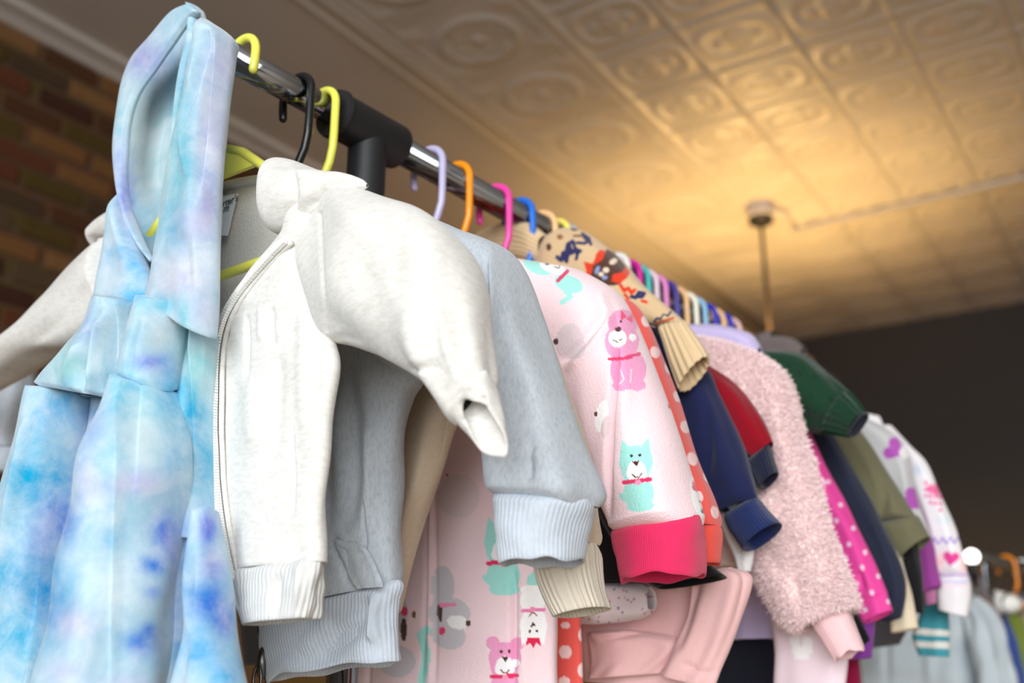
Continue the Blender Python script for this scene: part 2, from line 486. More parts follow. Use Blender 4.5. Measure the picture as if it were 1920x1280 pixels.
for j in range(11):
    hang('frieze_panel', me_f, 1.75 + 0.402 * (j + .5), -1.69)
# plain border with raised beads, and the cove along the brick wall
for s2, r in ((-1.965, .012), (-2.03, .008)):
    MB().tube([B(S1F, s2, CEIL + .008), B(S1B, s2, CEIL + .008)], r, 10).build('border_bead', M_TIN, ceiling)
mb = MB(); prof = [(0, -.03), (.018, -.029), (.03, -.02), (.05, -.012), (.09, -.008), (.095, .012), (0, .012)]
for s1 in (S1F, S1B):
    for a, z in prof: mb.v.append(B(s1, S2L - .008 + a, CEIL + z))
n = len(prof)
for i in range(n): mb.f.append((i, (i + 1) % n, n + (i + 1) % n, n + i))
tr = mb.build('trim_1', M_TIN, None, False); tr['kind'] = 'structure'

# --- bricks of the left wall
mbr, ntb, bb = base_mat('old_brick', (96, 65, 44), 0.9, 0, 0.2)
oi = nd(ntb, 'ShaderNodeObjectInfo'); cr = nd(ntb, 'ShaderNodeValToRGB')
e = cr.color_ramp.elements
e[0].position = 0; e[0].color = (*lin((88, 57, 37)), 1); e[1].position = 1; e[1].color = (*lin((115, 82, 51)), 1)
for p, c_ in ((.12, (94, 75, 56)), (.24, (130, 90, 54)), (.36, (90, 72, 35)), (.5, (105, 60, 41)), (.62, (82, 63, 47)), (.74, (137, 99, 63)), (.86, (74, 45, 35))):
    q = e.new(p); q.color = (*lin(c_), 1)
cr.color_ramp.interpolation = 'CONSTANT'
ntb.links.new(oi.outputs['Random'], cr.inputs[0])
tcb = nd(ntb, 'ShaderNodeTexCoord'); nb_ = nd(ntb, 'ShaderNodeTexNoise', Scale=35.0, Detail=5.0)
ntb.links.new(tcb.outputs['Object'], nb_.inputs['Vector'])
mxb = ntb.nodes.new('ShaderNodeMix'); mxb.data_type = 'RGBA'; mxb.blend_type = 'MULTIPLY'; mxb.inputs[0].default_value = 0.6
ntb.links.new(cr.outputs[0], mxb.inputs[6]); ntb.links.new(nb_.outputs['Color'], mxb.inputs[7])
mrb = ntb.nodes.new('ShaderNodeMix'); mrb.data_type = 'RGBA'; mrb.inputs[0].default_value = 0.55
ntb.links.new(cr.outputs[0], mrb.inputs[6]); ntb.links.new(mxb.outputs[2], mrb.inputs[7]); ntb.links.new(mrb.outputs[2], bb.inputs['Base Color'])
bpb = nd(ntb, 'ShaderNodeBump', Strength=0.6, Distance=0.006); ntb.links.new(nb_.outputs['Fac'], bpb.inputs['Height']); ntb.links.new(bpb.outputs['Normal'], bb.inputs['Normal'])
brick_me = []
for k in range(3):
    mb = MB(); mb.box((0, 0, 0), (0.098 - .004 * k, 0.03, 0.029))
    me = mesh_from('brick', mb.v, mb.f)
    bm = bmesh.new(); bm.from_mesh(me); bmesh.ops.recalc_face_normals(bm, faces=bm.faces)
    bmesh.ops.bevel(bm, geom=bm.edges[:], offset=0.005, segments=1, affect='EDGES'); bm.to_mesh(me); bm.free()
    me.materials.append(mbr); brick_me.append(me)
rb = Matrix((E1, -E2, Vector((0, 0, 1)))).transposed().to_euler()
for r in range(20):
    z = CEIL - 0.02 - 0.076 * (r + .5)
    for q in range(14):
        o = bpy.data.objects.new('brick', random.choice(brick_me)); COL.objects.link(o); o.parent = wall_left
        o.location = B(1.22 + 0.214 * (q + (r % 2) * .5) + random.uniform(-.004, .004), S2L - .026 + random.uniform(-.006, .004), z + random.uniform(-.003, .003))
        o.rotation_euler = (rb.x, rb.y, rb.z + random.uniform(-.01, .01))

# --- pendant lamp hanging from the ceiling, its shade behind the clothes
M_BLACKP = plastic('black_plastic', (24, 24, 26), 0.42)
M_WHITEP = plastic('white_plastic', (205, 196, 196), 0.45)
lamp = bpy.data.objects.new('pendant_lamp', None); COL.objects.link(lamp); lamp.location = B(4.09, -1.37, 2.26)
tag(lamp, 'pendant lamp on a thin brown cord hanging from the tin ceiling', 'lamp')
zt = CEIL - 2.26
sharp(MB().tube([(0, 0, zt - .055), (0, 0, zt - .052), (0, 0, zt - .004), (0, 0, zt)], [.058, .063, .064, .064], 32).build('canopy', M_WHITEP, lamp))
sharp(MB().tube([(0, 0, zt - .084), (0, 0, zt - .08), (0, 0, zt - .055)], [.046, .053, .056], 32).build('canopy_base', M_BLACKP, lamp))
M_CORD = plastic('brown_cord', (44, 34, 28), 0.7)
MB().tube([(0, 0, zt - .07), (0, 0, .27)], .009, 10).build('cord', M_CORD, lamp)
mb = MB(); pr = [(.035, .30), (.05, .295), (.06, .26), (.12, .20), (.17, .12), (.185, .04)]
mb = MB(); seg = 32
for r, z in [(.17, .20), (.185, .12), (.19, .04), (.188, .04), (.183, .12), (.168, .20)]:
    for k in range(seg):
        a = 2 * math.pi * k / seg; mb.v.append(Vector((r * math.cos(a), r * math.sin(a), z)))
for i in range(6):
    for k in range(seg): mb.f.append((i * seg + k, i * seg + (k + 1) % seg, ((i + 1) % 6) * seg + (k + 1) % seg, ((i + 1) % 6) * seg + k))
mb.build('shade', base_mat('amber_glass_shade', (190, 140, 80), 0.4)[0], lamp)
mb = MB()
for k in range(3):
    a = 2.1 * k; mb.tube([(.01 * math.cos(a), .01 * math.sin(a), .27), (.178 * math.cos(a), .178 * math.sin(a), .2)], .004, 8)
mb.build('shade_arms', M_BLACKP, lamp)
MB().tube([(0, 0, .32), (0, 0, .22)], .018, 16).build('socket', M_BLACKP, lamp)
mbulb, ntl, bl = base_mat('glowing_bulb', (255, 200, 120), 0.3); bl.inputs['Emission Color'].default_value = (1, .62, .22, 1); bl.inputs['Emission Strength'].default_value = 30
MB().tube([(0, 0, .22), (0, 0, .205), (0, 0, .195), (0, 0, .185), (0, 0, .18)], [.012, .018, .02, .015, .004], 20).build('bulb', mbulb, lamp)
pl = bpy.data.lights.new('bulb_light', 'POINT'); pl.energy = 84; pl.color = (1, .64, .23); pl.shadow_soft_size = .07
plo = bpy.data.objects.new('bulb_light', pl); COL.objects.link(plo); plo.parent = lamp; plo.location = (0, 0, .10)

# --- raceway and its cable
rw = MB().box(B(4.40, .6, CEIL - .016), (.012, 1.93, .012), E1, E2 * -1)
rwo = rw.build('cable_raceway', M_TRIM, None, False); tag(rwo, 'pale cable raceway running across the tin ceiling from the lamp', 'raceway')
cb = MB().tube([B(4.10, -1.33, CEIL - .02), B(4.2, -1.29, CEIL - .012), B(4.33, -1.31, CEIL - .014), B(4.40, -1.3, CEIL - .012)], .007, 8)
tag(cb.build('lamp_cable', M_WHITEP), 'short cable joining lamp canopy and ceiling raceway', 'cable')

# ================================================================== the clothes rack
mc, ntc, bc = base_mat('chrome', (158, 160, 164), 0.06, 1.0)
tcc = nd(ntc, 'ShaderNodeTexCoord'); ncc = nd(ntc, 'ShaderNodeTexNoise', Scale=12.0, Detail=4.0)
mrc = nd(ntc, 'ShaderNodeMapRange'); mrc.inputs[3].default_value = 0.04; mrc.inputs[4].default_value = 0.13
ntc.links.new(tcc.outputs['Object'], ncc.inputs['Vector']); ntc.links.new(ncc.outputs['Fac'], mrc.inputs[0]); ntc.links.new(mrc.outputs[0], bc.inputs['Roughness'])
M_CHROME = mc
M_BLKMAT = plastic('matt_black_plastic', (30, 30, 32), 0.5)
rack = bpy.data.objects.new('clothes_rack', None); COL.objects.link(rack)
rack.location = (R0.x, R0.y, 0); rack.rotation_euler = (0, 0, -RA)
tag(rack, 'chrome clothes rack with black tee joint, full of childrens clothes', 'clothes rack')
RZ = CAM_H + R0.z
T1 = 1.05
MB().tube([(0, .0, RZ), (0, T1 + .03, RZ)], .0128, 40).build('rail', M_CHROME, rack)
MB().tube([(0, -.150, RZ), (0, .0, RZ)], .0112, 40).build('extension_rail', M_CHROME, rack)
MB().tube([(0, -.162, RZ), (0, -.160, RZ), (0, -.150, RZ)], [.008, .0118, .0122], 24).build('end_cap', M_BLKMAT, rack)
for y0 in (0.0, T1):
    z0 = RZ
    j = MB()
    j.tube([(0, y0 - .042, z0), (0, y0 - .041, z0), (0, y0 - .037, z0), (0, y0 - .035, z0), (0, y0 + .032, z0), (0, y0 + .035, z0), (0, y0 + .036, z0)],
           [.0130, .0205, .0215, .0195, .0200, .0195, .0135], 40)
    j.tube([(0, y0, z0 - .005), (0, y0, z0 - .066), (0, y0, z0 - .070), (0, y0, z0 - .071)], [.0165, .0165, .0168, .0125], 36)
    sharp(j.build('tee_joint', M_BLKMAT, rack), 35)
    MB().tube([(0, y0, z0 - .06), (0, y0, .10)], .0115, 32).build('post', M_CHROME, rack)
    MB().tube([(0, y0, .85), (0, y0, .06)], .0135, 32).build('outer_post', M_CHROME, rack)
    MB().tube([(-.24, y0, .07), (.24, y0, .07)], .0125, 24).build('foot_bar', M_CHROME, rack)
    for s in (-1, 1):
        w_ = MB().tube([(s * .22 - .011, y0, .03), (s * .22 + .011, y0, .03)], .03, 20).build('caster', M_BLKMAT, rack)
        MB().tube([(s * .22, y0, .03), (s * .22, y0, .07)], .006, 10).build('caster_stem', M_CHROME, w_)
MB().tube([(0, 0, .12), (0, T1, .12)], .0125, 24).build('bottom_rail', M_CHROME, rack)

# ================================================================== hangers
HC = dict(yellow=(236, 232, 96), black=(22, 22, 24), lavender=(190, 182, 214), orange=(255, 150, 20), pink=(238, 70, 160), blue=(38, 112, 214),
          peach=(246, 196, 140), white=(236, 232, 228), magenta=(214, 24, 150), teal=(70, 190, 184), palepink=(236, 208, 220), rose=(232, 140, 200),
          indigo=(72, 56, 150), cream=(250, 244, 222), sky=(150, 198, 228), royal=(38, 44, 190), blush=(240, 196, 190), grey=(176, 186, 192), straw=(250, 232, 110))
HM = {k: plastic('hanger_' + k, v, 0.25) for k, v in HC.items()}
HR = 0.0034
def hook_path(flip, rr):
    rc = rr + HR + 0.0016; zc = rr + HR - rc - .0004
    P = [(0.001, -.078), (.006, -.066), (.013, -.054), (rc * .97, -.042), (rc, -.030), (rc, -.012)]
    for a in np.linspace(0, math.pi, 15): P.append((rc * math.cos(a), zc + rc * math.sin(a)))
    P += [(-rc * .99, zc - .008), (-rc * .93, zc - .016)]
    s = -1 if flip else 1
    return [Vector((s * x, 0, z)) for x, z in P]
def hanger(colour, t, label, flip=False, yaw=0.0, rr=.0128, drop=0.088, half=.135, rise=.048, group='plastic hangers on the rail', lift=0.0, neck=-.078, fx=0.0):
    o = bpy.data.objects.new('coat_hanger', None); COL.objects.link(o)
    p = rail(t); o.location = (p.x, p.y, p.z + CAM_H + lift); o.rotation_euler = (0, 0, -RA + yaw); o.empty_display_size = .02
    tag(o, label, 'hanger', group)
    pts = hook_path(flip, rr); pts[0].z = neck; pts[0].x += fx; pts[1].x += fx * .7; pts[2].x += fx * .3
    MB().capsule(pts, HR, 12).build('hook', HM[colour], o)
    z0 = neck
    f = MB()
    L = [(0, z0)]
    zA = z0 - .012
    path = [(-.004, z0), (-.03, zA), (-half + .012, zA - rise + .004), (-half, zA - rise - .006), (-half + .006, zA - rise - .016), (-half + .018, zA - rise - .018),
            (half - .018, zA - rise - .018), (half - .006, zA - rise - .016), (half, zA - rise - .006), (half - .012, zA - rise + .004), (.03, zA), (.004, z0)]
    f.tube([Vector((x + fx, 0, z)) for x, z in path], HR * 1.08, 10)
    f.build('shoulder_frame', HM[colour], o)
    g_ = MB()
    vs_ = [(-.055, zA - .016), (-.03, zA), (0, z0 - .001), (.03, zA), (.055, zA - .016), (0, zA - .014)]
    n = len(vs_)
    for s in (-1, 1):
        for x, z in vs_: g_.v.append(Vector((x + fx, s * .0016, z)))
    g_.f += [tuple(range(n))[::-1], tuple(range(n, 2 * n))] + [(i, (i + 1) % n, n + (i + 1) % n, n + i) for i in range(n)]
    g_.build('neck_web', HM[colour], o, False)
    return o
HANG = [  # colour, rail distance, label, hook turned round, yaw, rail radius
 ('yellow', -.134, 'yellow plastic hanger nearest the tie-dye hood, holding the white zip jacket', True, .0, .0112),
 ('black', -.079, 'black plastic hanger, the only black one on the rail', False, .02, .0112),
 ('yellow', -.052, 'yellow plastic hanger hooked right beside the black tee joint', False, -.03, .0112),
 ('lavender', .077, 'lavender plastic hanger, first one beyond the black tee joint', False, .0, .0128),
 ('orange', .115, 'bright orange plastic hanger between the lavender and the hot pink one', False, .0, .0128),
 ('pink', .174, 'hot pink plastic hanger between the orange and the blue one', False, .08, .0128),
 ('blue', .214, 'mid blue plastic hanger just beyond the hot pink one', False, .0, .0128),
 ('peach', .252, 'peach plastic hanger next to the mid blue one, before the patterned sweater', False, .1, .0128),
 ('straw', .278, 'pale yellow plastic hanger behind the peach one, before the patterned sweater', False, .0, .0128),
 ('grey', .297, 'whitish grey plastic hanger behind the pale yellow one', False, -.05, .0128),
 ('white', .398, 'white plastic hanger emerging behind the patterned knit shoulder', False, .0, .0128),
 ('magenta', .424, 'magenta plastic hanger between the white and the teal one', False, .05, .0128),
 ('teal', .444, 'teal plastic hanger, the only teal one on the rail', False, .0, .0128),
 ('palepink', .463, 'very pale pink plastic hanger just beyond the teal one', False, .0, .0128),
 ('rose', .485, 'rose pink plastic hanger before the indigo one', False, .04, .0128),
 ('indigo', .512, 'dark indigo plastic hanger just beyond the rose pink one', False, .0, .0128),
 ('peach', .538, 'peach plastic hanger between the indigo and the cream one', False, .0, .0128),
 ('cream', .562, 'cream plastic hanger in the far half of the rail', False, .06, .0128),
 ('sky', .588, 'sky blue plastic hanger just beyond the cream one', False, .0, .0128),
 ('royal', .618, 'royal blue plastic hanger between the sky blue and the far peach one', False, .0, .0128),
 ('peach', .640, 'farthest peach plastic hanger, between two royal blue ones', False, .05, .0128),
 ('royal', .664, 'farthest royal blue plastic hanger, before the blush pink one', False, .0, .0128),
 ('blush', .690, 'blush pink plastic hanger, the farthest one in view', False, .0, .0128),
]
for c, t, lb, fl, yw, rr in HANG:
    hanger(c, t, lb, fl, yw, rr, rise=.075, lift=.006 if fl else 0.0, neck=-.074 if fl else -.078, fx=-.018 if fl else 0.0)

# ================================================================== tie-dye hooded dress
TD = fabric('tie_dye_velour', attr=True, fuzz=.22, sheen=.5, bsc=1400, mottle=.05, msc=60, dye=.5)
TDL = [ # dye spots: x, y, rx, ry, colour, strength
 ('b', 300, 330, 60, 170, (206, 228, 228), .8), ('b', 345, 260, 26, 150, (120, 190, 206), .75), ('b', 320, 420, 40, 60, (110, 188, 214), .7),
 ('b', 250, 250, 30, 80, (226, 238, 236), .7), ('b', 270, 110, 50, 40, (186, 184, 226), .8), ('b', 222, 300, 14, 60, (190, 200, 238), .7), ('b', 236, 380, 16, 70, (150, 150, 224), .85),
 ('b', 218, 230, 14, 40, (170, 214, 226), .7), ('b', 400, 250, 40, 120, (214, 212, 236), .8), ('b', 420, 120, 30, 60, (206, 204, 232), .7),
 ('b', 390, 380, 16, 50, (176, 168, 220), .7), ('b', 370, 420, 40, 40, (206, 198, 230), .7), ('b', 340, 520, 60, 60, (224, 218, 234), .8), ('b', 385, 600, 30, 40, (196, 188, 216), .7),
 ('b', 230, 460, 50, 60, (186, 218, 242), .8), ('b', 255, 500, 26, 18, (120, 194, 238), .7), ('b', 250, 555, 30, 14, (118, 192, 236), .8), ('b', 210, 520, 30, 30, (210, 228, 244), .6),
 ('b', 300, 572, 36, 16, (120, 206, 228), .9), ('b', 300, 640, 40, 40, (222, 232, 236), .8), ('b', 285, 680, 40, 16, (160, 166, 226), .8), ('b', 320, 700, 20, 30, (186, 190, 230), .8),
 ('b', 190, 640, 40, 60, (206, 228, 236), .8), ('b', 130, 690, 40, 40, (196, 234, 232), .8), ('b', 160, 610, 20, 40, (190, 206, 236), .7),
 ('b', 370, 700, 40, 80, (176, 218, 220), .9), ('b', 345, 620, 10, 60, (130, 200, 210), .7), ('b', 360, 780, 30, 50, (106, 178, 214), .8), ('b', 380, 870, 30, 60, (96, 174, 206), .8),
 ('b', 85, 780, 40, 40, (150, 202, 234), .8), ('b', 120, 760, 30, 40, (120, 186, 228), .7), ('b', 60, 900, 40, 70, (110, 190, 226), .85), ('b', 110, 880, 24, 50, (140, 200, 232), .7), ('b', 110, 975, 36, 50, (56, 110, 206), .85),
 ('b', 75, 1030, 26, 50, (188, 190, 232), .8), ('b', 40, 1080, 60, 60, (90, 176, 218), .8), ('b', 90, 1130, 40, 70, (80, 156, 212), .8), ('b', 30, 1200, 60, 60, (120, 190, 222), .8), ('b', 20, 1260, 40, 40, (190, 220, 236), .7),
 ('b', 170, 800, 30, 60, (184, 204, 238), .8), ('b', 170, 900, 30, 50, (200, 206, 238), .8), ('b', 225, 730, 30, 40, (120, 206, 232), .85), ('b', 285, 770, 50, 40, (186, 228, 240), .8), ('b', 320, 740, 24, 60, (120, 194, 232), .85),
 ('b', 265, 840, 30, 60, (226, 238, 242), .7), ('b', 250, 905, 70, 24, (206, 206, 238), .85), ('b', 200, 870, 26, 40, (170, 222, 236), .6), ('b', 330, 880, 20, 50, (130, 192, 232), .8),
 ('b', 310, 1000, 26, 40, (84, 120, 222), .85), ('b', 285, 1060, 26, 18, (96, 136, 226), .8), ('b', 285, 1110, 16, 12, (88, 140, 232), .8), ('b', 325, 1030, 14, 40, (110, 140, 226), .7),
 ('b', 265, 1205, 30, 24, (116, 146, 226), .8), ('b', 280, 1180, 12, 14, (92, 126, 220), .7), ('b', 220, 1100, 50, 60, (226, 240, 246), .8), ('b', 200, 1000, 50, 40, (176, 216, 240), .7), ('b', 140, 1170, 40, 30, (216, 214, 240), .8), ('b', 120, 1260, 40, 30, (222, 222, 244), .7),
 ('b', 240, 1290, 60, 30, (220, 222, 244), .7), ('b', 330, 1150, 14, 90, (130, 168, 222), .7), ('b', 390, 990, 20, 34, (112, 120, 214), .85), ('b', 400, 1060, 26, 30, (150, 150, 220), .7), ('b', 395, 1130, 40, 40, (96, 130, 214), .8),
 ('b', 420, 1170, 20, 30, (90, 104, 206), .7), ('b', 380, 1220, 40, 40, (96, 172, 220), .85), ('b', 430, 1260, 40, 40, (104, 176, 222), .7), ('b', 345, 1010, 10, 80, (120, 160, 206), .8),
]
def deeper(c):
    m = sum(c) / 3; return tuple(max(0, min(255, (v + (v - m) * .16) * .905)) for v in c)
TDL = [op[:5] + (deeper(op[5]), op[6]) for op in TDL]
TDB = deeper((198, 226, 240))
T = -.17
g0 = garment('hooded_dress', 'blue and lavender tie-dye velour hooded dress hung by its hood over the rail end', 'dress', T)
kw = dict(base=TDB, prints=TDL, rt=.0016)
cloth('hood_lining', g0, T, TD, [(345, 18, 372, 22), (285, 95, 374, 100), (240, 175, 374, 190), (226, 270, 366, 280), (228, 350, 345, 350), (245, 430, 310, 430), (275, 488, 288, 490)],
      th=.006, nf=70, dw=.028, folds=.0015, fk=3, bulge=-.012, creases=[([(365, 110), (338, 190), (325, 270), (312, 350)], -.010, 14)], **kw)
cloth('hood_hem', g0, T, TD, [(352, 6, 379, 26), (318, 24, 356, 44), (280, 68, 322, 92), (246, 108, 294, 132), (229, 150, 262, 180), (218, 210, 246, 232), (212, 270, 240, 295), (215, 330, 240, 345), (224, 380, 246, 388), (239, 424, 258, 422), (260, 464, 274, 458), (281, 494, 289, 484)],
      th=.005, nf=30, dw=.004, folds=.0006, **kw)
cloth('hood_fold', g0, T, TD, [(352, 6, 376, 14), (358, 30, 382, 34), (352, 80, 380, 85), (342, 130, 368, 130), (334, 180, 356, 180), (326, 240, 344, 240), (318, 300, 332, 300), (304, 360, 314, 360)], th=.008, nf=30, dw=.010, folds=.0008, **kw)
cloth('hood_side', g0, T, TD, [(380, 36, 394, 38, 0, .004), (370, 72, 440, 56), (358, 112, 446, 84), (341, 191, 437, 180), (325, 266, 429, 262), (311, 337, 423, 337), (299, 410, 418, 415), (290, 480, 414, 500), (282, 530, 411, 585), (277, 553, 406, 640)],
      th=.016, nf=90, dw=-.014, folds=.0016, fk=4, seed=4, creases=[([(386, 45), (370, 120), (352, 200), (345, 260)], -.012, 7), ([(397, 50), (391, 110), (383, 200), (372, 300), (362, 380)], -.010, 7), ([(378, 70), (360, 150), (350, 240), (345, 330)], .007, 7),
      ([(436, 75), (428, 200), (420, 330), (414, 420)], -.0012, 3), ([(340, 430), (345, 520), (350, 560)], -.003, 14), ([(375, 420), (380, 540), (385, 600)], .003, 14)], **kw)
cloth('yoke', g0, T, TD, [(222, 362, 228, 366, 0, .002), (207, 392, 252, 415), (196, 450, 272, 478), (188, 505, 287, 520), (180, 562, 290, 580)], th=.012, nf=60, dw=.002, folds=.0012, fk=3, creases=[([(200, 560), (250, 566), (285, 578)], -.0012, 3)], rim=False, **kw)
cloth('skirt_tier', g0, T, TD, [(182, 556, 288, 574), (158, 612, 282, 630), (116, 670, 270, 690), (70, 724, 245, 754)], th=.022, nf=90, dw=-.004, folds=.002, fk=6, seed=3, rim=False,
      creases=[([(208, 575), (206, 640), (198, 760)], -.014, 7), ([(184, 575), (164, 650), (142, 750)], -.010, 6), ([(195, 585), (184, 660), (172, 760)], .007, 7), ([(235, 570), (230, 660), (224, 770)], -.010, 9), ([(150, 640), (120, 720)], .005, 8)], **kw)
cloth('skirt_tier', g0, T, TD, [(336, 566, 406, 638), (334, 640, 404, 690), (332, 740, 401, 770), (330, 850, 400, 860), (332, 950, 402, 950), (335, 1010, 404, 1010)], th=.014, nf=60, dw=.002, folds=.0012, fk=5, seed=8,
      creases=[([(342, 560), (350, 700), (360, 900)], -.006, 7), ([(358, 590), (364, 720), (372, 950)], .004, 7), ([(376, 610), (382, 760), (386, 990)], -.004, 7)], **kw)
cloth('skirt_tier', g0, T, TD, [(276, 552, 338, 572), (258, 605, 336, 640), (242, 645, 335, 690), (218, 694, 334, 745)], th=.020, nf=60, dw=-.026, folds=.001, fk=4, seed=5, rim=False,
      creases=[([(268, 590), (245, 650), (240, 690)], -.004, 5), ([(250, 686), (290, 688), (325, 722)], -.0025, 4)], **kw)
cloth('skirt_panel', g0, T, TD, [(66, 722, 160, 738, 0, .0225), (48, 800, 152, 820, 0, .024), (24, 880, 146, 900), (2, 970, 138, 980), (-40, 1110, 125, 1120), (-90, 1300, 110, 1300)], th=.026, nf=80, dw=-.004, folds=.002, fk=4, seed=6,
      creases=[([(140, 700), (104, 850), (88, 960), (64, 1100), (20, 1340)], -.008, 14), ([(128, 740), (80, 1050), (40, 1400)], .005, 12), ([(60, 760), (30, 900), (0, 1050)], .005, 12)], **kw)
cloth('skirt_panel', g0, T, TD, [(148, 740, 245, 752), (145, 830, 240, 830), (140, 930, 230, 930), (130, 1040, 220, 1040), (110, 1290, 200, 1290)], th=.012, nf=50, dw=.026, folds=.001, fk=4, seed=7, **kw)
cloth('skirt_panel', g0, T, TD, [(217, 690, 335, 741, .010, .0215), (205, 750, 340, 800, .006, .026), (180, 850, 342, 880), (152, 955, 340, 965), (126, 1060, 336, 1065), (100, 1175, 332, 1180), (74, 1300, 316, 1300)], th=.034, nf=110, dw=-.036, folds=.0018, fk=3, seed=9,
      creases=[([(240, 660), (233, 780), (228, 900), (222, 1050), (212, 1400)], .010, 7), ([(256, 650), (250, 800), (246, 950)], -.006, 8), ([(300, 760), (306, 950), (300, 1300)], -.005, 20), ([(326, 700), (328, 950), (318, 1400)], .0025, 12), ([(250, 688), (290, 688), (330, 730)], .003, 5)], **kw)
cloth('skirt_panel', g0, T, TD, [(366, 958, 404, 946), (362, 1000, 412, 995), (356, 1080, 426, 1075), (346, 1180, 444, 1180), (326, 1300, 468, 1300)], th=.016, nf=60, dw=-.012, folds=.0014, fk=4, seed=10,
      creases=[([(362, 1000), (352, 1150), (335, 1290)], -.005, 6)], **kw)
cloth('skirt_panel', g0, T, TD, [(330, 900, 372, 930), (330, 1000, 365, 1010), (325, 1100, 355, 1110), (312, 1300, 340, 1300)], th=.008, nf=30, dw=-.004, folds=.001, **kw)

cloth('hood_inner_side', g0, T, TD, [(382, 45, 400, 45), (368, 112, 430, 112), (352, 191, 426, 191), (337, 266, 419, 266), (323, 337, 414, 337), (310, 410, 408, 410), (300, 480, 404, 500), (292, 530, 400, 570)], th=.006, nf=40, dw=.010, folds=.001, **kw)
cloth('hood_back', g0, T, TD, [(352, 24, 382, 40), (300, 100, 432, 80), (262, 180, 430, 180), (240, 300, 420, 300), (226, 400, 410, 400), (200, 520, 405, 520), (190, 565, 400, 600)], th=.008, nf=50, dw=.046, folds=.0012, **kw)
cloth('skirt_back', g0, T, TD, [(200, 540, 398, 590), (150, 680, 394, 760), (90, 800, 392, 900), (30, 980, 396, 1000), (0, 1100, 405, 1100), (-40, 1310, 430, 1310)], th=.010, nf=60, dw=.046, folds=.003, fk=6, **kw)

# ================================================================== white zip jacket
WJ = fabric('cream_fleece', (224, 221, 215), heather=.4, hsc=(160, 160, 420), fuzz=.3, sheen=.3, dark=(.62, .60, .56))
WL = fabric('cream_lining', (232, 226, 216), fuzz=.7, bsc=500, sheen=.4)
WR = fabric('cream_rib', (214, 213, 210), rib=.0030, ribamp=.35, heather=.15, dark=(.7, .7, .66))
T = -.12
g1 = garment('zip_jacket', 'off-white fleece hooded zip jacket hanging open behind the tie-dye dress', 'jacket', T)
cloth('back_panel', g1, T, WL, [(230, 400, 520, 330), (200, 450, 600, 420), (200, 520, 610, 520), (200, 640, 632, 640), (200, 800, 614, 800), (220, 1000, 610, 1000), (250, 1120, 600, 1120)], th=.004, nf=60, dw=.010, folds=.0015, fk=3)
cloth('neck_edge', g1, T, WL, [(300, 420, 300, 380), (400, 372, 400, 344), (450, 360, 450, 330), (500, 348, 500, 322), (530, 345, 530, 318)], th=.008, nf=24, dw=.006, folds=.001, fk=5)
cloth('front_panel', g1, T, WJ, [(548, 390, 616, 338, .012, .006), (538, 428, 612, 362), (528, 458, 606, 410), (474, 518, 604, 480), (430, 578, 606, 550), (408, 640, 622, 630), (402, 720, 636, 690), (402, 800, 618, 790), (405, 880, 616, 880), (412, 960, 614, 960), (424, 1020, 613, 1010), (434, 1070, 612, 1052)],
      th=.012, nf=110, dw=-.024, folds=.0022, fk=4, seed=2, creases=[([(424, 590), (470, 578), (520, 566), (556, 545)], -.0028, 3), ([(424, 596), (470, 584), (520, 572), (560, 550)], .0012, 4), ([(462, 585), (464, 640), (462, 720)], -.0025, 4), ([(508, 580), (510, 640)], -.002, 6), ([(490, 580), (488, 630)], .002, 6), ([(430, 600), (420, 680), (418, 800), (421, 900), (434, 1060)], -.0020, 2.5),
      ([(590, 400), (592, 480), (606, 600)], -.0022, 2.5), ([(552, 900), (550, 960), (530, 990), (500, 985), (492, 960)], -.0012, 2.5), ([(548, 800), (552, 900)], -.0012, 2.5), ([(575, 560), (570, 700), (575, 850)], .003, 16), ([(520, 640), (515, 800), (500, 900)], -.003, 16), ([(470, 700), (475, 850)], .003, 18), ([(535, 440), (560, 480), (575, 540)], -.003, 14)])
cloth('hem_band', g1, T, WR, [(434, 1058, 613, 1042), (438, 1100, 608, 1080), (446, 1140, 600, 1125), (453, 1172, 594, 1156)], th=.013, nf=130, dw=-.025, folds=.002, fk=6, seed=3, creases=[([(520, 1070), (515, 1160)], -.003, 8), ([(560, 1070), (560, 1160)], .002, 8)])
cloth('sleeve', g1, T, WJ, [(580, 560, 596, 350, .012, .016), (614, 634, 645, 342, .004, .022), (668, 646, 725, 364), (722, 666, 800, 398), (772, 686, 852, 440), (800, 712, 876, 505), (822, 748, 892, 590), (845, 782, 908, 665), (862, 800, 917, 710)],
      th=.030, nf=110, dw=-.02, folds=.0024, fk=3, seed=6, creases=[([(612, 640), (645, 632), (680, 640)], -.003, 8), ([(760, 690), (800, 690), (826, 680)], -.004, 6), ([(640, 380), (700, 450), (740, 560)], .002, 26), ([(830, 560), (840, 640), (850, 700)], .003, 14), ([(600, 400), (604, 500), (612, 620)], -.002, 3)], rim=False)
cloth('cuff', g1, T, WJ, [(854, 790, 913, 692), (862, 800, 920, 716), (872, 812, 926, 744), (888, 828, 930, 778)], th=.022, nf=90, nr=60, dw=-.022, folds=.0010, fk=6, seed=12, wob=.002, tilt=.015, creases=[([(858, 692), (885, 682), (912, 692)], -.002, 4), ([(870, 780), (884, 800)], -.004, 5), ([(905, 740), (912, 770)], -.004, 5)])
cloth('hood', g1, T, WJ, [(508, 420, 517, 298, 0, .010), (518, 446, 530, 289), (540, 446, 556, 296), (570, 424, 592, 311), (606, 402, 622, 320), (640, 380, 648, 322), (668, 363, 676, 334), (688, 352, 689, 344, 0, .004)],
      th=.020, nf=80, dw=-.026, folds=.0018, fk=3, seed=5, creases=[([(540, 420), (548, 370), (545, 310)], -.005, 8), ([(560, 400), (600, 365), (650, 338)], -.004, 12), ([(560, 428), (610, 396), (668, 360)], -.0012, 2.5)], rim=False)
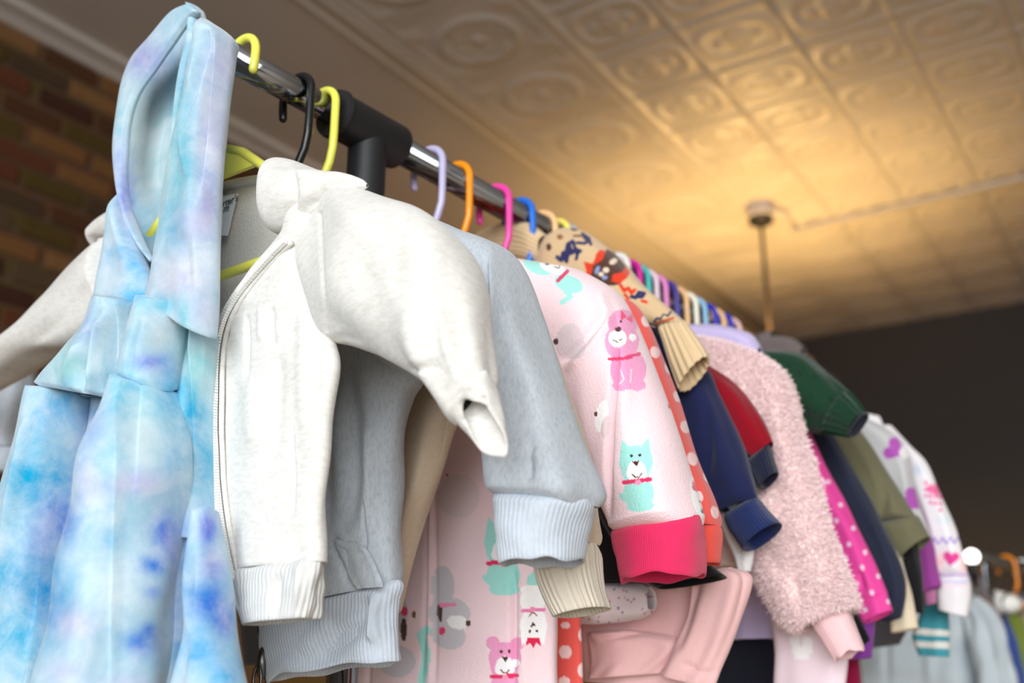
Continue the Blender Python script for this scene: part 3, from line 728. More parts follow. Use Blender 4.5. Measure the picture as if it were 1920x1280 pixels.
cloth('hood', g1, T, WJ, [(174, 470, 172, 436), (182, 462, 180, 415), (200, 455, 198, 398), (240, 445, 236, 375)], th=.010, nf=30, dw=.0, folds=.0012)
cloth('sleeve', g1, T, WJ, [(230, 600, 222, 420), (196, 640, 182, 455), (150, 676, 136, 500), (96, 696, 84, 556), (46, 712, 34, 610), (-20, 745, -34, 668), (-80, 780, -92, 715)],
      th=.026, nf=80, dw=.004, folds=.0022, fk=4, seed=15, creases=[([(170, 520), (120, 590), (40, 660)], -.003, 12), ([(178, 450), (180, 500)], -.002, 3)], rim=False)
cloth('cuff', g1, T, WR, [(-76, 780, -88, 712), (-110, 800, -124, 738), (-135, 815, -148, 756)], th=.024, nf=70, dw=.004, folds=.0012)
# zipper
ZP = [(532, 452), (508, 476), (470, 518), (446, 548), (426, 580), (414, 610), (406, 645), (402, 690), (401, 740), (400, 800), (402, 850), (404, 900), (409, 950), (416, 1000), (426, 1050), (434, 1090)]
zl = [at(x, y, T, -.038) for x, y in ZP]
zs, _ = spline([[p.x, p.y, p.z] for p in zl], 130)
mb = MB()
for i in range(0, 129):
    p = Vector(zs[i]); d = (Vector(zs[i + 1]) - p).normalized(); x = d.cross(Vector((0, -1, 0))).normalized()
    mb.box(p, (.0021, .0016, .0008), x, Vector((0, 1, 0)), d)
M_ZIP = plastic('white_zip_plastic', (240, 238, 232), .35)
zt_ = mb.build('zipper_teeth', M_ZIP, g1, False); zt_['kind'] = 'stuff'
mb = MB(); mb.tube([Vector(p) + Vector((.0030, .004, 0)) for p in zs], .0018, 8); mb.build('zipper_tape', WJ, g1)
# label inside the neck
M_LAB = fabric('white_satin', (240, 240, 240), fuzz=.08, rough=.6); M_INK = base_mat('black_ink', (40, 40, 44), .8)[0]
lbl = cloth('care_label', g1, T, M_LAB, [(386, 374, 448, 362), (384, 400, 438, 396), (382, 440, 428, 442)], th=.0006, nf=20, dw=-.001, rim=False)
def ink(txt, px, py, size, par, t, dw, yaw=0.0, shear=0.0):
    cu = bpy.data.curves.new('printed_text', 'FONT'); cu.body = txt; cu.size = size; cu.extrude = .0001; cu.shear = shear
    cu.align_x = 'RIGHT'; cu.materials.append(M_INK)
    o = bpy.data.objects.new('printed_text', cu); COL.objects.link(o); o.parent = par
    p = at(px, py, t, dw); o.location = p; o.rotation_euler = (math.pi / 2, 0, 0)
    me = bpy.data.meshes.new_from_object(o.evaluated_get(bpy.context.evaluated_depsgraph_get()))
    q = bpy.data.objects.new('printed_text', me); COL.objects.link(q); q.parent = par; q.location = o.location; q.rotation_euler = o.rotation_euler
    bpy.data.objects.remove(o); q.name = 'printed_text'
    return q
ink("carter's", 446, 376, .0085, lbl, T, -.0022, shear=.1); ink("m", 428, 395, .009, lbl, T, -.0022, shear=.3)

# ================================================================== grey hooded zip sweatshirt
GH = fabric('grey_marl', (188, 194, 200), heather=.6, hsc=(480, 480, 200), fuzz=.3, sheen=.25, dark=(.62, .66, .70))
GR = fabric('grey_rib', (198, 206, 216), rib=.0030, ribamp=.22, heather=.2, hsc=(500, 500, 200))
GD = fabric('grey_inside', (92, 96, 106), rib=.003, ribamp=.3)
T = -.05
g2 = garment('zip_sweatshirt', 'heather grey zip sweatshirt between the white jacket and the dog print fleece', 'sweatshirt', T)
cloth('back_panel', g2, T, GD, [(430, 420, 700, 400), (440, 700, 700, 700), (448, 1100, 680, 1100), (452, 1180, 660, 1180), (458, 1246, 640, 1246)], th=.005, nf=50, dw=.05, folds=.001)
cloth('body', g2, T, GH, [(560, 440, 760, 420), (565, 560, 800, 560), (570, 650, 806, 690), (580, 740, 782, 740), (585, 800, 765, 800), (590, 880, 757, 880), (590, 960, 755, 960), (540, 1060, 757, 1050), (486, 1160, 757, 1096)],
      th=.022, nf=110, dw=.0, folds=.002, fk=3, seed=3, creases=[([(640, 650), (660, 800), (655, 950), (640, 1010)], -.006, 20), ([(690, 780), (700, 900), (690, 1000)], .004, 20), ([(616, 1000), (640, 1020), (684, 1018)], -.003, 3.5), ([(684, 940), (684, 1060)], -.0025, 3), ([(616, 1010), (640, 1060), (660, 1110)], -.003, 4), ([(760, 700), (790, 745)], -.003, 6), ([(628, 640), (600, 800), (612, 1000)], -.006, 16), ([(730, 1060), (752, 1080)], .003, 8)])
cloth('hem_band', g2, T, GR, [(484, 1148, 757, 1084), (486, 1180, 752, 1110), (492, 1215, 748, 1150), (500, 1250, 750, 1195), (506, 1276, 752, 1234)], th=.018, nf=150, dw=-.004, folds=.0022, fk=5, seed=4, wob=.004, creases=[([(700, 1120), (660, 1180), (600, 1230)], -.004, 16), ([(702, 1210), (706, 1150), (700, 1110)], .007, 10), ([(620, 1160), (560, 1220)], .003, 16)])
cloth('pocket', g2, T, GH, [(622, 1008, 684, 1022), (640, 1040, 700, 1050), (655, 1080, 715, 1085), (668, 1104, 720, 1100)], th=.0016, nf=40, dw=-.0200, folds=.0005, rim=False, creases=[([(622, 1014), (650, 1026), (684, 1030)], .0012, 4)])
cloth('sleeve', g2, T, GH, [(640, 620, 700, 372, 0, .02), (720, 690, 780, 395), (800, 715, 862, 424), (865, 725, 925, 446), (905, 740, 958, 482), (921, 775, 986, 560), (920, 830, 1038, 690), (917, 885, 1090, 815), (916, 918, 1128, 905), (924, 932, 1130, 948)],
      th=.034, nf=130, dw=-.004, folds=.002, fk=3, seed=7, creases=[([(925, 450), (932, 560), (926, 700)], .007, 8), ([(905, 470), (902, 580), (905, 700)], -.006, 12), ([(990, 905), (992, 860), (1000, 820)], -.003, 9), ([(960, 560), (1000, 700), (1040, 830)], .004, 24), ([(940, 840), (1010, 850), (1080, 860)], .002, 14), ([(1060, 880), (1110, 905)], -.003, 12)], rim=False)
cloth('cuff', g2, T, GR, [(928, 914, 1122, 938, 0, .030), (931, 940, 1118, 955), (935, 990, 1108, 990), (938, 1030, 1100, 1020), (942, 1062, 1096, 1046)], th=.030, nf=150, dw=-.004, folds=.0010, fk=5, seed=5, wob=.002, creases=[([(1000, 905), (1060, 905), (1120, 940)], .002, 5), ([(1092, 1000), (1098, 1040)], -.002, 6)])
cloth('sleeve', g2, T, GH, [(360, 620, 380, 450), (230, 630, 232, 490), (150, 650, 146, 548), (60, 684, 90, 606), (-30, 700, 72, 668), (-62, 740, 58, 740), (-58, 800, 50, 800), (-50, 835, 46, 836)], th=.026, nf=60, folds=.002, dw=.0, rim=False)
cloth('cuff', g2, T, GR, [(-46, 832, 42, 834), (-44, 855, 34, 858), (-36, 884, 22, 880)], th=.022, nf=70, folds=.001)
M_STEEL = base_mat('dark_zip_metal', (120, 118, 116), .3, 1.0)[0]
zq = [at(x, y, T, -.012) for x, y in ((484, 1150), (488, 1180), (492, 1210), (497, 1240), (504, 1290))]
zs, _ = spline([[p.x, p.y, p.z] for p in zq], 36)
mb = MB()
for i in range(35):
    p = Vector(zs[i]); d = (Vector(zs[i + 1]) - p).normalized(); x = d.cross(Vector((0, -1, 0))).normalized()
    mb.box(p, (.0015, .0012, .0010), x, Vector((0, 1, 0)), d)
zt_ = mb.build('zipper_teeth', M_STEEL, g2, False); zt_['kind'] = 'stuff'
p = at(493, 1245, T, -.016)
mb = MB(); mb.capsule([p + Vector((0, 0, .008)), p + Vector((.0015, -.002, .002)), p + Vector((0, 0, -.006))], .0038, 12); sl = mb.build('zip_slider', M_STEEL, g2)
mb = MB(); ringp = [p + Vector((.004 * math.cos(a), -.004, -.010 + .009 * math.sin(a))) for a in np.linspace(0, 6.28, 20)[:-1]]
mb.tube(ringp, .0012, 8, closed=True); mb.build('zip_pull', M_STEEL, sl)

# ================================================================== beige jacket
BG = fabric('beige_marl', (206, 186, 162), heather=.3, hsc=(300, 300, 300), fuzz=.3, dark=(.7, .66, .6))
BR = fabric('beige_rib', (216, 204, 186), rib=.0036, ribamp=.3)
T = .0
g3 = garment('beige_sweatshirt', 'beige marl sweatshirt mostly hidden behind the grey one, its ribbed cuff showing', 'sweatshirt', T)
cloth('body', g3, T, BG, [(600, 440, 800, 440), (640, 600, 900, 640), (700, 720, 898, 740), (730, 800, 858, 800), (740, 880, 830, 880), (744, 980, 795, 980), (744, 1060, 770, 1070), (742, 1150, 752, 1140)], th=.014, nf=70, folds=.0015, fk=3, creases=[([(840, 760), (826, 860), (785, 980), (762, 1060)], -.0018, 2.5)])
cloth('sleeve', g3, T, BG, [(760, 640, 850, 440), (880, 700, 980, 560), (950, 820, 1070, 740), (985, 940, 1108, 890), (1004, 1060, 1126, 1012)], th=.026, nf=60, dw=.0, folds=.002, seed=3, rim=False)
cloth('cuff', g3, T, BR, [(1006, 1060, 1124, 1012), (1010, 1090, 1128, 1056), (1024, 1125, 1134, 1098), (1042, 1160, 1144, 1134)], th=.024, nf=130, folds=.0008, seed=4, rib=(.0042, .0003))
# ================================================================== printed dogs
def xf(pts, cx, cy, s, rot):
    a = math.radians(rot); c, n = math.cos(a), math.sin(a)
    return [(cx + s * (x * c - y * n), cy + s * (x * n + y * c)) for x, y in pts]
def dog(cx, cy, s=1.0, rot=0.0, col=(164, 226, 216), ears='point', collar=(226, 50, 100), muz=(250, 244, 244), crown=False, spot=False):
    """a sitting dog about 150 s tall, centred on its collar"""
    P = lambda *pts: xf(pts, cx, cy, s, rot)
    E = lambda x, y, rx, ry, c, a=0: ('e', *xf([(x, y)], cx, cy, s, rot)[0], rx * s, ry * s, rot + a, c)
    o = [E(2, 32, 33, 36, col), E(4, 60, 30, 12, col), ('l', P((-34, 36), (-26, 44), (-12, 46)), 12 * s, col)]
    o += [E(0, -34, 36, 36, col), E(-2, -14, 30, 26, col)]
    if ears == 'point': o += [('p', P((-36, -36), (-28, -84), (-4, -58)), col), ('p', P((34, -36), (30, -86), (4, -58)), col)]
    else: o += [E(-28, -66, 15, 15, col), E(26, -66, 15, 15, col)]
    o += [E(0, -18, 19, 20, muz), E(-8, -10, 14, 14, muz), E(8, -10, 14, 14, muz)]
    o += [E(-9, -48, 3.6, 3.6, (70, 40, 30)), E(9, -49, 3.6, 3.6, (70, 40, 30)), ('p', P((-8, -36), (8, -37), (1, -24)), (74, 46, 34))]
    o += [('l', P((-9, -8), (-3, -2), (5, -2), (11, -9)), 3.0 * s, (120, 80, 60)), ('l', P((-28, 8), (28, 4)), 9 * s, collar), E(2, 9, 7, 6, (246, 150, 180))]
    if spot: o += [E(24, -24, 9, 9, muz)]
    if crown: o += [('p', P((-16, -66), (-20, -88), (-8, -78), (0, -92), (8, -78), (20, -88), (16, -66)), (226, 40, 80))]
    return o
WDOG = (250, 246, 244); PDOG = (240, 158, 196); TDOG = (164, 226, 216); GDOG = (206, 200, 206)
PK = (246, 216, 220)
DF = fabric('pink_fleece', attr=True, fuzz=.5, bsc=600, sheen=.35, mottle=.03, msc=300)
CR = fabric('raspberry_rib', (226, 46, 96), rib=.0016, ribamp=.35, fuzz=.3)
T = .085
g4 = garment('dog_print_pyjamas', 'pale pink fleece zip pyjamas printed with dogs, raspberry ribbed cuffs', 'pyjamas', T)
sl_prints = (dog(1194, 896, .88, -3, TDOG) +
    [('e', 1168, 606, 28, 26, 0, PDOG), ('e', 1166, 640, 32, 36, 0, PDOG), ('e', 1178, 692, 34, 38, 0, PDOG), ('e', 1164, 722, 16, 11, 0, PDOG), ('e', 1196, 722, 15, 11, 0, PDOG),
     ('p', [(1164, 580), (1176, 594), (1164, 600)], (236, 70, 110)), ('p', [(1188, 588), (1174, 597), (1186, 606)], (236, 70, 110)), ('e', 1158, 634, 17, 17, 0, WDOG), ('e', 1186, 632, 7, 7, 0, WDOG),
     ('e', 1159, 617, 6, 5, -20, (80, 46, 36)), ('e', 1164, 602, 2.4, 3, 0, (80, 46, 36)), ('l', [(1150, 637), (1158, 641), (1166, 635)], 2, (110, 70, 60)), ('l', [(1142, 673), (1170, 672), (1199, 663)], 6, (226, 60, 110)),
     ('l', [(1164, 694), (1170, 712), (1160, 720)], 2.4, (250, 214, 228)), ('l', [(1184, 692), (1182, 716)], 2.4, (250, 214, 228))] +
    [('e', 1010, 498, 30, 16, 20, TDOG), ('e', 1066, 532, 28, 16, 20, TDOG), ('l', [(1060, 545), (1070, 556), (1054, 566)], 10, TDOG), ('e', 1036, 500, 26, 12, 20, WDOG), ('e', 1026, 494, 4, 3, 0, (80, 50, 40)), ('l', [(1040, 500), (1048, 503), (1050, 497)], 2, (120, 80, 60)), ('l', [(1046, 526), (1064, 508)], 7, (214, 60, 100)),
     ('e', 1068, 640, 26, 34, 10, (222, 204, 208)), ('e', 1084, 650, 14, 22, 0, (222, 204, 208)), ('e', 1042, 640, 5, 6, 0, (80, 50, 40)), ('e', 1128, 780, 12, 30, 10, WDOG), ('e', 1117, 776, 3, 5, 0, (90, 60, 50)), ('e', 1136, 800, 9, 22, 10, (226, 206, 206))] +
    [('e', 1310, 930, 14, 40, -12, WDOG), ('e', 1318, 958, 3.5, 5, 0, (80, 50, 40)), ('e', 1312, 940, 2, 2.5, 0, (80, 50, 40)), ('p', [(1298, 918), (1299, 900), (1306, 910), (1314, 904), (1312, 924)], (230, 60, 100)), ('e', 1256, 760, 3, 6, 0, (90, 60, 50))])
cloth('sleeve', g4, T, DF, [(860, 600, 880, 458, 0, .02), (930, 660, 960, 478), (990, 730, 1030, 493), (1050, 790, 1090, 506), (1096, 840, 1140, 532), (1120, 880, 1168, 572), (1132, 915, 1212, 672), (1136, 945, 1262, 798), (1140, 975, 1302, 905), (1150, 1004, 1324, 980)],
      th=.034, nf=300, nr=430, nb=50, dw=-.004, folds=.0016, fk=3, seed=4, base=PK, prints=sl_prints, rim=False,
      creases=[([(1152, 560), (1156, 680), (1144, 780), (1140, 880), (1143, 980)], -.007, 6), ([(1172, 600), (1176, 700), (1168, 850)], .003, 14), ([(1040, 690), (1090, 640), (1150, 566)], -.005, 9), ([(1060, 700), (1110, 650), (1150, 590)], .003, 9), ([(1130, 540), (1150, 620)], .004, 7)])
cloth('cuff', g4, T, CR, [(1149, 990, 1321, 964), (1156, 1030, 1322, 1005), (1163, 1062, 1322, 1040), (1169, 1092, 1320, 1074)], th=.028, nf=120, dw=-.004, folds=.0010, fk=5, seed=3, wob=.003)
bd_prints = (dog(942, 1048, .95, 0, TDOG) + dog(946, 1262, .85, 2, PDOG, ears='round', spot=True) + dog(1000, 1148, .72, 180, WDOG, crown=True, collar=(240, 130, 180)) +
    [('e', 830, 1100, 22, 40, 0, GDOG), ('e', 842, 1150, 40, 30, 0, GDOG), ('e', 840, 1190, 34, 26, 20, GDOG), ('e', 858, 1166, 20, 13, 10, WDOG), ('e', 878, 1168, 5, 6, 0, (80, 50, 40)), ('e', 825, 1148, 5, 17, -4, (76, 48, 38)), ('e', 829, 1182, 6, 8, 0, (226, 60, 110)), ('l', [(826, 1134), (852, 1133)], 8, (244, 140, 180)),
     ('e', 860, 930, 40, 40, 0, (232, 210, 212)), ('e', 838, 890, 3, 3, 0, (220, 40, 80)), ('e', 752, 1150, 12, 34, 0, (206, 198, 206)), ('e', 757, 1180, 6, 22, 0, (76, 48, 38)), ('e', 758, 1146, 7, 9, 0, (226, 60, 110)), ('e', 776, 1152, 4, 7, 0, (120, 80, 60)), ('e', 745, 1240, 34, 30, 0, (212, 204, 210)),
     ('l', [(790, 1280), (800, 1230), (790, 1190), (800, 1180)], 16, TDOG), ('p', [(988, 1082), (1000, 1070), (1012, 1080), (1012, 1096), (988, 1096)], TDOG)])
cloth('body', g4, T, DF, [(700, 470, 900, 470), (690, 640, 980, 640), (690, 760, 1020, 780), (692, 860, 1030, 860), (690, 960, 1034, 960), (686, 1080, 1038, 1080), (680, 1180, 1040, 1180), (674, 1310, 1042, 1310)],
      th=.020, nf=340, nr=430, nb=30, dw=.012, folds=.0014, fk=3, seed=9, base=PK, prints=bd_prints,
      creases=[([(962, 1060), (962, 1290)], -.005, 6), ([(985, 1060), (985, 1290)], .004, 14), ([(802, 900), (800, 1100), (790, 1290)], -.003, 4), ([(814, 900), (815, 1100), (816, 1290)], -.003, 4), ([(808, 900), (808, 1100), (804, 1290)], .003, 5), ([(690, 1240), (690, 1290)], -.003, 5)])

# ================================================================== coral spotted fleece
CO = (232, 92, 84)
CF = fabric('coral_fleece', attr=True, fuzz=.5, bsc=600, sheen=.3)
CC = fabric('coral_rib', (236, 84, 72), rib=.0016, ribamp=.3)
T = .126
g5 = garment('spotted_pyjamas', 'coral fleece pyjamas with large pale spots, just behind the dog print ones', 'pyjamas', T)
DT = (246, 208, 206)
dots = [('e', x, y, rx, ry, a, DT) for x, y, rx, ry, a in ((1211, 602, 8, 11, -20), (1228, 660, 9, 11, -20), (1254, 690, 7, 12, -20), (1271, 743, 8, 11, -20), (1285, 800, 9, 12, -20), (1298, 860, 9, 13, -20), (1325, 893, 6, 11, -15), (1340, 960, 7, 12, -15), (1312, 930, 6, 10, -15),
        (1060, 1172, 9, 6, 0), (1060, 1222, 12, 13, 0), (1091, 1190, 7, 12, 0), (1092, 1256, 9, 13, 0), (1058, 1277, 11, 9, 0), (1066, 1110, 11, 12, 0))]
cloth('sleeve', g5, T, CF, [(1060, 760, 1120, 620), (1110, 770, 1174, 562), (1140, 800, 1217, 612), (1170, 860, 1260, 730), (1200, 920, 1303, 848), (1235, 965, 1336, 925), (1256, 988, 1355, 984)], th=.026, nf=170, nr=320, dw=.0, folds=.0012, seed=3, base=CO, prints=dots, rim=False)
cloth('cuff', g5, T, CC, [(1260, 985, 1354, 982), (1264, 1020, 1354, 1015), (1268, 1064, 1352, 1052)], th=.022, nf=80, folds=.0008, seed=4, wob=.002)
cloth('body', g5, T, CF, [(760, 500, 980, 500), (800, 800, 1070, 800), (860, 1000, 1084, 1000), (900, 1150, 1090, 1150), (900, 1310, 1094, 1310)], th=.012, nf=220, nr=330, dw=.012, folds=.0012, base=CO, prints=dots)

# ================================================================== fair isle sweater
FI = fabric('fair_isle_knit', attr=True, fuzz=.6, bsc=420, sheen=.3, rib=.0030, ribamp=.25)
FB = (216, 184, 142); NV = (44, 46, 92); RD = (222, 62, 36); BN = (84, 54, 42); WT = (236, 214, 190); LB = (140, 156, 200)
BK_ = fabric('biscuit_rib', (220, 192, 150), rib=.0058, ribamp=.2, fuzz=.4)
T = .226
g6 = garment('fair_isle_sweater', 'biscuit knit sweater with navy, red and brown fair isle bands and ribbed cuff', 'sweater', T)
def zig(pts, w, c): return ('l', pts, w, c)
fp = [zig([(1045, 482), (1052, 488), (1056, 474), (1062, 490), (1068, 462), (1072, 474), (1076, 470)], 8, NV), zig([(1060, 484), (1064, 458), (1074, 452), (1082, 476), (1088, 470)], 7, NV), zig([(1080, 486), (1084, 468)], 6, NV),
      zig([(1082, 455), (1096, 456), (1104, 452), (1096, 446), (1092, 438), (1104, 446), (1108, 458)], 6, NV), zig([(1076, 442), (1092, 442)], 4, (110, 70, 50)),
      ('e', 1029, 463, 5, 7, 0, BN), ('e', 1050, 444, 6, 5, 0, (150, 96, 60)), ('e', 1077, 429, 7, 4, 0, (110, 70, 50)),
      ('p', [(1088, 520), (1100, 510), (1094, 490), (1112, 494), (1118, 476), (1124, 468), (1136, 470), (1140, 484), (1128, 500), (1118, 520)], RD),
      ('p', [(1106, 524), (1112, 498), (1130, 486), (1138, 466), (1152, 474), (1166, 490), (1180, 508), (1176, 520), (1160, 534), (1136, 536), (1116, 530)], BN),
      ('e', 1136, 506, 6, 5, 0, WT), ('e', 1150, 490, 8, 5, -30, WT), ('e', 1120, 506, 4, 8, 20, LB), ('e', 1127, 514, 5, 4, 0, WT), ('e', 1134, 520, 5, 4, 0, LB),
      ('p', [(1146, 526), (1150, 514), (1166, 510), (1174, 500), (1182, 512), (1172, 524), (1160, 532)], RD),
      zig([(1164, 535), (1170, 545), (1178, 540), (1184, 549), (1190, 544)], 7, RD), zig([(1172, 552), (1178, 560)], 6, RD),
      zig([(1184, 556), (1192, 558), (1198, 548), (1208, 550), (1204, 556), (1196, 556)], 7, NV), zig([(1204, 564), (1212, 566)], 6, RD),
      zig([(1226, 603), (1232, 596), (1238, 598), (1244, 590), (1252, 592), (1258, 584)], 4, NV), zig([(1230, 606), (1240, 602), (1250, 600), (1262, 596)], 5, (190, 90, 60)), ('e', 1246, 595, 4, 4, 0, FB)]
cloth('sleeve', g6, T, FI, [(1000, 520, 1034, 440, 0, .012), (1030, 560, 1060, 428), (1070, 585, 1100, 436), (1110, 600, 1140, 466), (1145, 600, 1172, 498), (1170, 600, 1203, 531), (1196, 605, 1242, 566), (1234, 614, 1286, 603)],
      th=.022, nf=150, nr=230, nb=40, dw=-.002, folds=.0014, fk=4, seed=5, base=FB, prints=fp, rim=False)
cloth('cuff', g6, T, BK_, [(1234, 612, 1286, 600), (1246, 646, 1300, 622), (1258, 684, 1314, 645), (1277, 734, 1327, 669)], th=.013, nf=130, dw=-.002, folds=.0006, rib=(.0060, .0007), seed=2)
cloth('collar', g6, T, BK_, [(880, 480, 900, 440), (925, 490, 945, 420), (985, 498, 990, 414), (1022, 500, 1026, 440)], th=.020, nf=90, dw=.0, folds=.001, rib=(.0050, .0006), seed=2)
cloth('body', g6, T, FI, [(860, 470, 1030, 450), (880, 600, 1120, 600), (900, 800, 1130, 800), (920, 950, 1130, 950)], th=.014, nf=40, dw=.010, folds=.002, base=FB)

# ================================================================== clothes farther along the rail
def simple(name, label, cat, t, mat, sleeve=None, cuff=None, cuffmat=None, body=None, group=None, th=.024, nf=54, folds=.0018, seed=1, prints=(), base=None, creases=(), bprints=(), cth=.02, dw=0.0, sleeve_name='sleeve', fk=3, sl_nr=None, rimcol=None):
    g_ = garment(name, label, cat, t, group)
    if sleeve: cloth(sleeve_name, g_, t, mat, sleeve, th=th, nf=nf, folds=folds, seed=seed, prints=prints, base=base, creases=creases, dw=dw, fk=fk, nr=sl_nr, rim=cuff is None)
    if cuff: cloth('cuff', g_, t, cuffmat or mat, cuff, th=cth, nf=70, folds=.0008, seed=seed + 1, dw=dw, base=base if cuffmat is None else None, prints=prints if cuffmat is None else ())
    if body: cloth('body', g_, t, mat, body, th=.014, nf=50, folds=.0015, seed=seed + 2, dw=.006, prints=bprints, base=base)
    return g_
BLK = fabric('black_jersey', (22, 21, 24), fuzz=.2)
simple('dark_cuff_gap_shade', 'dark cuff under the coral one, its black body standing in for shade between the sleeves', 'top', .160, BLK, [(1120, 880, 1200, 860), (1120, 940, 1240, 930), (1150, 1010, 1262, 1000), (1210, 1085, 1330, 1050), (1232, 1104, 1364, 1078)], th=.02,
       body=[(980, 560, 1150, 560), (1000, 800, 1220, 800), (1040, 950, 1250, 950), (1080, 1090, 1250, 1090)])  # black cloth put in for the shade between the sleeves; the cuff end is real
SPK = fabric('speckled_marl', attr=True, fuzz=.4)
sp = [('e', random.uniform(1090, 1225), random.uniform(1088, 1168), 2.2, 2.6, 0, random.choice([(190, 110, 150), (150, 130, 150), (200, 150, 170)])) for _ in range(34)]
simple('speckled_top', 'pale top with mauve specks, its hem peeping out below the black one', 'top', .175, SPK, [(1060, 1168, 1070, 1086), (1120, 1166, 1122, 1090), (1170, 1164, 1168, 1092), (1205, 1158, 1202, 1093), (1222, 1146, 1220, 1100)], th=.014, nf=80, sl_nr=80, base=(222, 206, 206), prints=sp,
       body=[(1000, 600, 1150, 600), (1020, 900, 1180, 900), (1040, 1100, 1130, 1100)])
PH = fabric('blush_jersey', (238, 190, 188), fuzz=.25, heather=.1)
simple('blush_hoodie', 'blush pink jersey hoodie hanging in loose folds below the raspberry cuff', 'hoodie', .215, PH, None,
       body=[(1040, 700, 1230, 700), (1060, 900, 1270, 900), (1080, 1030, 1310, 1030), (1084, 1080, 1350, 1070), (1086, 1120, 1400, 1096), (1088, 1200, 1385, 1180), (1092, 1240, 1362, 1240), (1094, 1276, 1338, 1290)])
gp = [o for o in COL.objects if o.name.startswith('blush_hoodie')][0]
cloth('pocket', gp, .215, PH, [(1100, 1185, 1180, 1180), (1110, 1215, 1260, 1190), (1112, 1245, 1278, 1215), (1105, 1272, 1240, 1262)], th=.010, nf=60, dw=-.010, folds=.0012, creases=[([(1120, 1200), (1200, 1185), (1260, 1195)], -.004, 6)])
cloth('sleeve', gp, .215, PH, [(1296, 1080, 1372, 1062), (1300, 1105, 1406, 1082), (1290, 1150, 1394, 1150), (1268, 1210, 1368, 1215), (1240, 1262, 1342, 1290)], th=.014, nf=60, dw=-.012, folds=.0022, fk=4, creases=[([(1310, 1080), (1290, 1160), (1268, 1225)], -.005, 8), ([(1275, 1240), (1310, 1260), (1350, 1262)], -.003, 4)])
NVF = fabric('navy_sweat', (30, 36, 74), fuzz=.25, sheen=.2)
NVC = fabric('navy_rib', (30, 44, 92), rib=.003, ribamp=.5)
simple('navy_sweatshirt', 'navy sweatshirt with a ribbed navy cuff beside the coral spotted sleeve', 'sweatshirt', .265, NVF, [(1160, 640, 1240, 610), (1230, 720, 1318, 680), (1262, 790, 1352, 738), (1285, 850, 1386, 815), (1310, 905, 1412, 880), (1350, 962, 1424, 934)],
       cuff=[(1356, 968, 1422, 930), (1372, 1000, 1440, 955), (1396, 1034, 1463, 979)], cuffmat=NVC, th=.024, body=[(1000, 560, 1160, 560), (1050, 800, 1260, 800), (1100, 980, 1290, 980)], creases=[([(1318, 740), (1330, 840), (1320, 920)], -.004, 10)])
RDF = fabric('crimson_jersey', (138, 4, 26), fuzz=.2); DNV = fabric('dark_navy_rib', (26, 30, 52), rib=.003)
simple('crimson_jumper', 'crimson jumper with a dark navy cuff squeezed behind the navy sweatshirt', 'top', .285, RDF, [(1200, 660, 1250, 630), (1270, 730, 1330, 684), (1330, 790, 1385, 724), (1378, 835, 1425, 778), (1416, 862, 1450, 828)],
       cuff=[(1398, 868, 1444, 832), (1412, 892, 1450, 858), (1426, 918, 1458, 884)], cuffmat=DNV, th=.018, body=[(1020, 580, 1180, 560), (1080, 800, 1290, 800), (1120, 960, 1300, 960)])
WF = fabric('white_plush', (240, 238, 236), fuzz=.8, bsc=350)
simple('white_plush_top', 'white plush cuff hanging below the navy sleeve', 'top', .290, WF, [(1300, 880, 1380, 870), (1340, 960, 1404, 950), (1362, 1010, 1412, 1000), (1378, 1044, 1414, 1040), (1386, 1074, 1408, 1070)], th=.018)
# pink sherpa coat
SH = fabric('pink_sherpa', (252, 226, 220), fuzz=1.0, bsc=260, mottle=.10, msc=60, sheen=.4)
SHC = fabric('pink_rib', (244, 200, 202), rib=.0026, ribamp=.3)
T = .345
g7 = garment('sherpa_coat', 'fluffy pale pink sherpa coat with a smooth pink cuff', 'coat', T)
shst = [(1250, 760, 1290, 640, 0, .014), (1310, 800, 1345, 640), (1360, 840, 1400, 656), (1388, 880, 1448, 682), (1402, 920, 1478, 728), (1412, 965, 1499, 808), (1412, 1020, 1528, 900), (1418, 1065, 1560, 1000), (1436, 1110, 1590, 1075), (1470, 1165, 1606, 1120), (1490, 1182, 1606, 1130)]
sho = cloth('sleeve', g7, T, SH, shst, th=.036, nf=80, folds=.002, seed=4, dw=-.002, creases=[([(1490, 1080), (1500, 1120), (1505, 1160)], -.007, 10), ([(1440, 720), (1480, 850), (1520, 1000)], .003, 14), ([(1430, 1000), (1470, 1080)], -.004, 14)])
cloth('cuff', g7, T, SHC, [(1500, 1140, 1582, 1112), (1516, 1160, 1592, 1140), (1540, 1200, 1606, 1176), (1566, 1240, 1621, 1214)], th=.020, nf=70, folds=.0012, seed=3, dw=-.004, wob=.003)
cloth('body', g7, T, SH, [(1120, 620, 1290, 640), (1150, 800, 1380, 800), (1180, 960, 1400, 960), (1200, 1060, 1390, 1060)], th=.02, nf=40, folds=.002, dw=.012)
